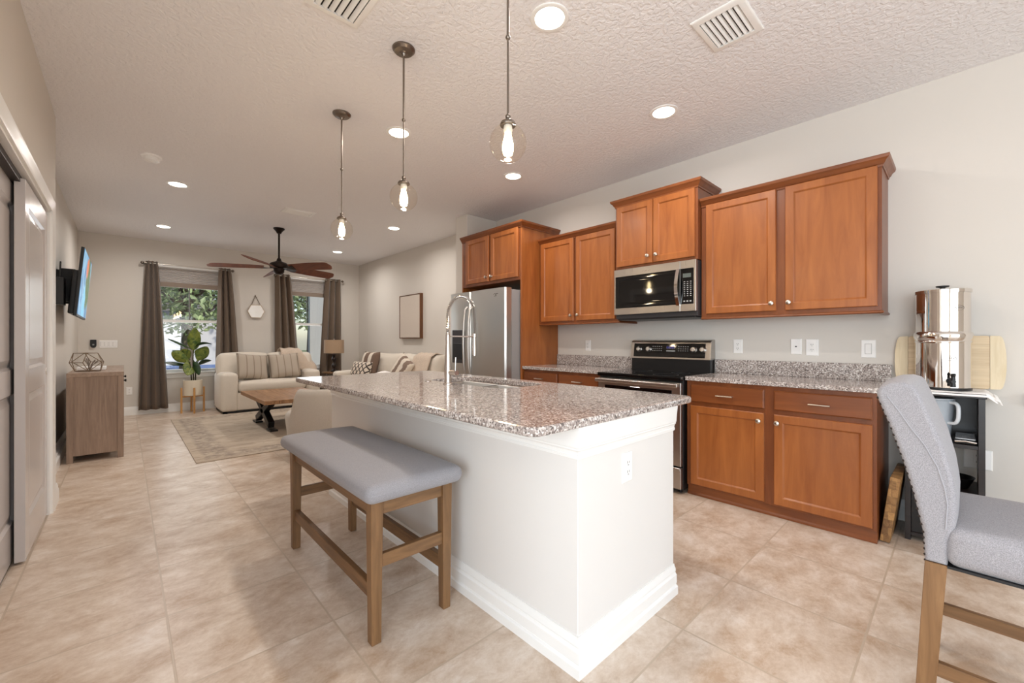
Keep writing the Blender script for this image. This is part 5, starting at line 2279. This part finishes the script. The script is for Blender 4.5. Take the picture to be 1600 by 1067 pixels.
# ---- window shades, rods and curtains
for i, (a, b) in enumerate(WX):
    lab = ('wide raised cellular shade in the left window', 'narrow raised cellular shade in the right window')[i]
    t = thing('cellular_shade', lab, 'window shade', ((a + b) / 2, YB + 0.05, 2.1), 0, 'raised window shades')
    m = MB()
    n = 9
    zt_, zb_ = WZ1 - 0.045, 2.175
    pts = []
    for j in range(2 * n + 1):
        pts.append((YB + 0.035 + (0.012 if j % 2 else 0.0), zt_ + (zb_ - zt_) * j / (2 * n)))
    back = [(YB + 0.075 - (p[0] - YB - 0.035), p[1]) for p in pts[::-1]]
    m.prism(pts + back, lambda p, q: (a + 0.008, p, q), lambda p, q: (b - 0.008, p, q))
    make('pleats', m, plain('grey_pleat_cloth', (186, 180, 176), 0.9), t, 20)
    m = MB()
    m.box(a + 0.006, b - 0.006, YB + 0.03, YB + 0.08, WZ1 - 0.046, WZ1 - 0.002, 0.003)
    make('headrail', m, M['trim'], t)
    m = MB()
    m.box(a + 0.006, b - 0.006, YB + 0.028, YB + 0.078, 2.095, 2.176, 0.005)
    make('bottom_rail', m, plain('taupe_shade_rail', (140, 124, 110), 0.6), t)

RZ, RY = 2.446, 8.93
for x0, x1, lab in ((0.205, 1.425, 'nickel curtain rod over the left window'), (2.105, 3.385, 'nickel curtain rod over the right window')):
    t = thing('curtain_rod', lab, 'curtain rod', ((x0 + x1) / 2, RY, RZ), 0, 'curtain rods')
    m = MB()
    m.tube([(x0 + 0.01, RY, RZ), (x1 - 0.01, RY, RZ)], 0.010, 12)
    make('pole', m, M['nickel'], t)
    for x in (x0, x1):
        m = MB()
        m.sphere((x, RY, RZ), 0.024)
        make('finial', m, M['darknickel'], t)
    for x in (x0 + 0.03, x1 - 0.03):
        m = MB()
        m.box(x - 0.006, x + 0.006, RY - 0.012, YB - 0.0005, RZ - 0.008, RZ + 0.008)
        m.box(x - 0.014, x + 0.014, YB - 0.008, YB - 0.0005, RZ - 0.03, RZ + 0.03)
        make('bracket', m, M['darknickel'], t)


def curtain(xt0, xt1, xb0, xb1, zb_, folds, lab, phase=0.0):
    t = thing('curtain', lab, 'curtain', ((xt0 + xt1) / 2, RY, zb_), 0, 'taupe grommet curtains')
    m = MB()

    def f(u, v):
        e = v ** 0.8
        x = (xt0 + (xt1 - xt0) * u) * (1 - e) + (xb0 + (xb1 - xb0) * u) * e
        amp = 0.048 + 0.008 * v
        ph = 2 * PI * folds * u + phase
        y = RY + amp * math.sin(ph)
        y = min(y, YB - 0.022)
        x += 0.006 * math.sin(2 * ph)
        return (x, y, RZ + 0.032 - (RZ + 0.032 - zb_) * v)
    m.sheet(f, int(folds * 18), 30, 0.004)
    c = make('cloth', m, M['curtain'], t, 180)
    m = MB()
    n = int(folds * 2)
    for i in range(n):
        u = (i + 0.5 - phase / PI) / (2 * folds)
        u = (i * PI - phase) / (2 * PI * folds)
        if 0.02 < u < 0.98:
            x = xt0 + (xt1 - xt0) * u
            d = Vector((0.35, 1 if i % 2 == 0 else -1, 0)).normalized()
            pts = []
            for k_ in range(14):
                a = 2 * PI * k_ / 14
                pts.append(Vector((x, RY, RZ)) + Vector((-d.x * 0, d.y * 0, 0)) + Vector((0.020 * math.cos(a) * 0.45, 0.020 * math.cos(a), 0.020 * math.sin(a))))
            m.tube(pts, 0.004, 6, True)
    make('grommets', m, M['darknickel'], t)


curtain(0.248, 0.392, 0.158, 0.525, 0.078, 3.0, 'taupe curtain panel left of the left window, reaching the floor')
curtain(1.220, 1.392, 1.150, 1.560, 0.078, 3.0, 'taupe curtain panel between plant and loveseat at the right of the left window', 1.0)
curtain(2.120, 2.385, 2.120, 2.590, 0.078, 3.0, 'taupe curtain panel at the left of the right window, behind the loveseat', 2.0)
curtain(3.035, 3.345, 2.900, 3.365, 0.078, 3.0, 'taupe curtain panel at the far right corner behind the table lamp', 0.6)

# ---- potted plant in a wooden stand
t = thing('potted_plant', 'leafy potted plant in a cream pot on a wooden stand by the left window', 'plant', (0.83, 8.70, 0))
PX, PY = 0.83, 8.70
m = MB()
m.lathe([(0.0, 0.285), (0.118, 0.285), (0.124, 0.292), (0.128, 0.535), (0.128, 0.541), (0.118, 0.541), (0.116, 0.50), (0.0, 0.50)], (PX, PY, 0), 44, cap=False)
make('pot', m, plain('cream_ceramic', (222, 212, 192), 0.4), t, 40)
m = MB()
m.lathe([(0.0, 0.512), (0.117, 0.505)], (PX, PY, 0), 30, cap=False)
make('soil', m, plain('dark_soil', (50, 40, 32), 0.95), t)
st_m = wood('blond_stand_wood', (180, 128, 66), (208, 158, 92), (14, 14, 1.4), 0.45)
for k_ in range(4):
    a = math.radians(2 + 90 * k_)
    x, y = PX + 0.150 * math.cos(a), PY + 0.150 * math.sin(a)
    m = MB()
    m.box(x - 0.013, x + 0.013, y - 0.013, y + 0.013, 0, 0.42, 0.003)
    make('leg', m, st_m, t)
for k_ in range(2):
    a = math.radians(2 + 90 * k_)
    d = Vector((math.cos(a), math.sin(a), 0)) * 0.14
    m = MB()
    m.bar(Vector((PX, PY, 0.270 - 0.0 * k_)) - d, Vector((PX, PY, 0.270)) + d, 0.022, 0.022)
    make('cross_bar', m, st_m, t)


def leaf_mat(name, c1, c2, mid):
    k = NT(name)
    v = k.coords()
    n = k.noise(v, 14, 4, 0.6, 1.0)
    col = k.ramp(n.outputs[0], [(0.35, c1), (0.65, c2)])
    k.l(col, k.b.inputs['Base Color'])
    k.set(Roughness=0.35)
    return k.m


LM = [leaf_mat('deep_green_leaf', (24, 44, 26), (46, 74, 36), None), leaf_mat('variegated_leaf', (52, 84, 36), (132, 142, 60), None), leaf_mat('lime_leaf', (86, 112, 30), (148, 156, 52), None)]


def w_(u, v, dy=0.0):
    return Vector((PX + (u - 301) * 0.0085, PY + dy, 0.54 - (v - 593) * 0.0107))


STEMS = [((299, 592), (297, 570), (290, 552), -0.01), ((302, 592), (301, 560), (302, 540), 0.0), ((305, 592), (306, 572), (313, 556), 0.01)]
for a, b, c, dy in STEMS:
    m = MB()
    p0 = w_(*a, dy)
    p0.z = 0.508
    m.tube([p0, w_(*b, dy), w_(*c, dy)], [0.010, 0.008, 0.006], 8)
    make('stem', m, plain('brown_plant_stem', (58, 56, 34), 0.7), t)

# base px, tip px, width, depth at base/tip, turn of the blade about its axis, droop, material
LEAVES = [((302, 552), (304, 512), 0.170, 0.0, -0.05, 0.0, 0.02, 1), ((303, 545), (305, 514), 0.150, 0.05, 0.10, 0.2, 0.02, 2),
          ((299, 546), (262, 528), 0.090, 0.0, -0.10, 1.25, 0.10, 0), ((303, 542), (330, 537), 0.100, 0.0, -0.12, 1.15, 0.08, 0),
          ((297, 566), (268, 548), 0.170, -0.02, -0.12, 0.25, 0.05, 1), ((297, 562), (284, 545), 0.140, 0.02, -0.06, 0.0, 0.03, 1),
          ((296, 570), (258, 564), 0.090, 0.02, 0.05, 0.9, 0.06, 0), ((299, 572), (293, 584), 0.115, -0.05, -0.14, 0.2, 0.02, 1), ((291, 562), (292, 585), 0.10, -0.04, -0.14, -0.2, 0.02, 1),
          ((306, 566), (323, 541), 0.165, 0.0, -0.08, -0.2, 0.04, 1), ((308, 560), (320, 543), 0.14, 0.06, 0.12, 0.0, 0.03, 2), ((307, 572), (330, 563), 0.090, 0.0, -0.05, 0.8, 0.07, 0),
          ((302, 556), (326, 543), 0.085, 0.03, 0.10, 1.2, 0.06, 0), ((301, 562), (309, 585), 0.090, -0.06, -0.15, 0.5, 0.02, 0), ((299, 552), (270, 546), 0.075, 0.04, 0.12, 1.2, 0.08, 0)]
for bpx, tpx, wd, d0, d1, turn, droop, mi in LEAVES:
    p, q = w_(*bpx, d0), w_(*tpx, d1)
    ax = (q - p)
    L_ = ax.length
    ax.normalize()
    sd = ax.cross(Vector((0, 1, 0)))
    if sd.length < 1e-3:
        sd = Vector((1, 0, 0))
    sd.normalize()
    sd = Matrix.Rotation(turn, 3, ax) @ sd
    nr = sd.cross(ax).normalized()
    m = MB()

    def lf(u, v):
        if u < 0.12:
            hw = 0.008
        else:
            s_ = (u - 0.12) / 0.88
            hw = 0.008 + (wd / 2) * (math.sin(PI * s_ ** 0.85)) ** 0.75 if s_ < 1 else 0.001
        s2 = (v - 0.5) * 2
        return p + ax * (L_ * u) + sd * (s2 * hw) + nr * (abs(s2) * hw * 0.35) - Vector((0, 0, 1)) * (droop * u * u) + Vector((0, 0, 1)) * (droop * u * 0.9)
    m.sheet(lf, 18, 6, 0.0025)
    make('leaf', m, LM[mi], t, 180)

# ================================================================== OUTSIDE THE FRONT WINDOWS
m = MB()
m.box(-30, 40, 9.25, 70, -0.45, -0.25)
struct('lawn', m, plain('lawn_green', (86, 104, 52), 0.9, var=0.3, vscale=3), smooth=0)
m = MB()
m.box(-30, 40, 19.0, 31.0, -0.25, -0.235)
struct('street', m, plain('sky_tinted_asphalt', (96, 120, 166), 0.7, var=0.15, vscale=6), smooth=0)  # shade and blue sky reflection on the asphalt are put into its colour
m = MB()
m.box(0.8, 7.0, 12.0, 18.0, -0.25, -0.23)
struct('driveway', m, plain('pale_concrete', (216, 210, 200), 0.85), smooth=0)
m = MB()
m.box(-30, 40, -40, -3.4, -0.25, -0.02)
m.box(-30, -2.4, -3.4, 9.25, -0.25, -0.02)
struct('patio_ground', m, plain('patio_concrete', (186, 178, 168), 0.85), smooth=0)
m = MB()
m.box(-3, 6.5, 9.25, 11.6, -0.25, -0.02)
struct('porch_slab', m, plain('porch_concrete', (170, 164, 156), 0.85), smooth=0)

t = thing('porch_column', 'blue-grey square porch column outside the right window', 'column', (3.62, 11.2, -0.02))
m = MB()
m.box(3.36, 4.2, 11.0, 11.12, -0.02, 2.9, 0.01)
make('shaft', m, plain('blue_grey_siding', (164, 164, 160), 0.7), t)
m = MB()
m.box(3.32, 4.25, 10.96, 11.16, -0.02, 0.22, 0.01)
make('plinth', m, plain('blue_grey_siding', (164, 164, 160), 0.7), t)

t = thing('neighbor_house', 'pale house across the street seen through the left window', 'house', (-1.5, 34, -0.25))
m = MB()
m.box(-8, 5, 31, 40, -0.25, 3.0)
make('walls', m, plain('pale_stucco', (206, 202, 196), 0.9), t, 0)
m = MB()
m.prism([(-8.6, 2.9), (5.6, 2.9), (-1.5, 6.4)], lambda a, b: (a, 30.5, b), lambda a, b: (a, 40.5, b))
make('roof', m, plain('grey_shingles', (128, 124, 122), 0.9, var=0.15, vscale=30), t, 0)
m = MB()
m.box(-0.6, 2.6, 30.94, 31.02, -0.2, 2.2)
make('garage_door', m, M['trim'], t, 0)

LEAFM = [plain('sunlit_oak_leaves', (142, 158, 112), 0.7, var=0.35, vscale=1.5), plain('shaded_oak_leaves', (104, 124, 86), 0.7, var=0.35, vscale=1.5)]  # lit and shaded copies of one leaf material, light put into the colour


def tree(x, y, h, rc, lab, mi, seed, n=900):
    t = thing('tree', lab, 'tree', (x, y, -0.25), 0, 'street trees outside the windows')
    r = random.Random(seed)
    m = MB()
    m.tube([(x, y, -0.25), (x + 0.05, y, h * 0.3), (x - 0.1, y + 0.1, h * 0.55), (x, y, h * 0.85)], [0.20, 0.15, 0.11, 0.04], 10)
    for k_ in range(6):
        a = r.uniform(0, 6.28)
        z0 = h * r.uniform(0.32, 0.6)
        m.tube([(x, y, z0), (x + 0.5 * rc * math.cos(a), y + 0.5 * rc * math.sin(a), z0 + 0.14 * h), (x + 0.85 * rc * math.cos(a), y + 0.85 * rc * math.sin(a), z0 + 0.2 * h)], [0.07, 0.045, 0.015], 7)
    make('trunk', m, plain('grey_brown_bark', (92, 80, 70), 0.9), t)
    b = bmesh.new()
    for i in range(n):
        while True:
            p = Vector((r.uniform(-1, 1), r.uniform(-1, 1), r.uniform(-1, 1)))
            if 0.25 < p.length < 1:
                break
        c = Vector((x + p.x * rc, y + p.y * rc, h * 0.68 + p.z * h * 0.42))
        s_ = r.uniform(0.06, 0.15)
        R_ = Matrix.Rotation(r.uniform(0, 6.28), 3, Vector((r.uniform(-1, 1), r.uniform(-1, 1), r.uniform(-1, 1))).normalized())
        vs = [b.verts.new(c + R_ @ Vector(q)) for q in ((-s_, 0, 0), (0, -s_ * 0.5, 0.03), (s_, 0, 0), (0, s_ * 0.5, 0.03))]
        b.faces.new(vs)
    m = MB()
    m.add(b)
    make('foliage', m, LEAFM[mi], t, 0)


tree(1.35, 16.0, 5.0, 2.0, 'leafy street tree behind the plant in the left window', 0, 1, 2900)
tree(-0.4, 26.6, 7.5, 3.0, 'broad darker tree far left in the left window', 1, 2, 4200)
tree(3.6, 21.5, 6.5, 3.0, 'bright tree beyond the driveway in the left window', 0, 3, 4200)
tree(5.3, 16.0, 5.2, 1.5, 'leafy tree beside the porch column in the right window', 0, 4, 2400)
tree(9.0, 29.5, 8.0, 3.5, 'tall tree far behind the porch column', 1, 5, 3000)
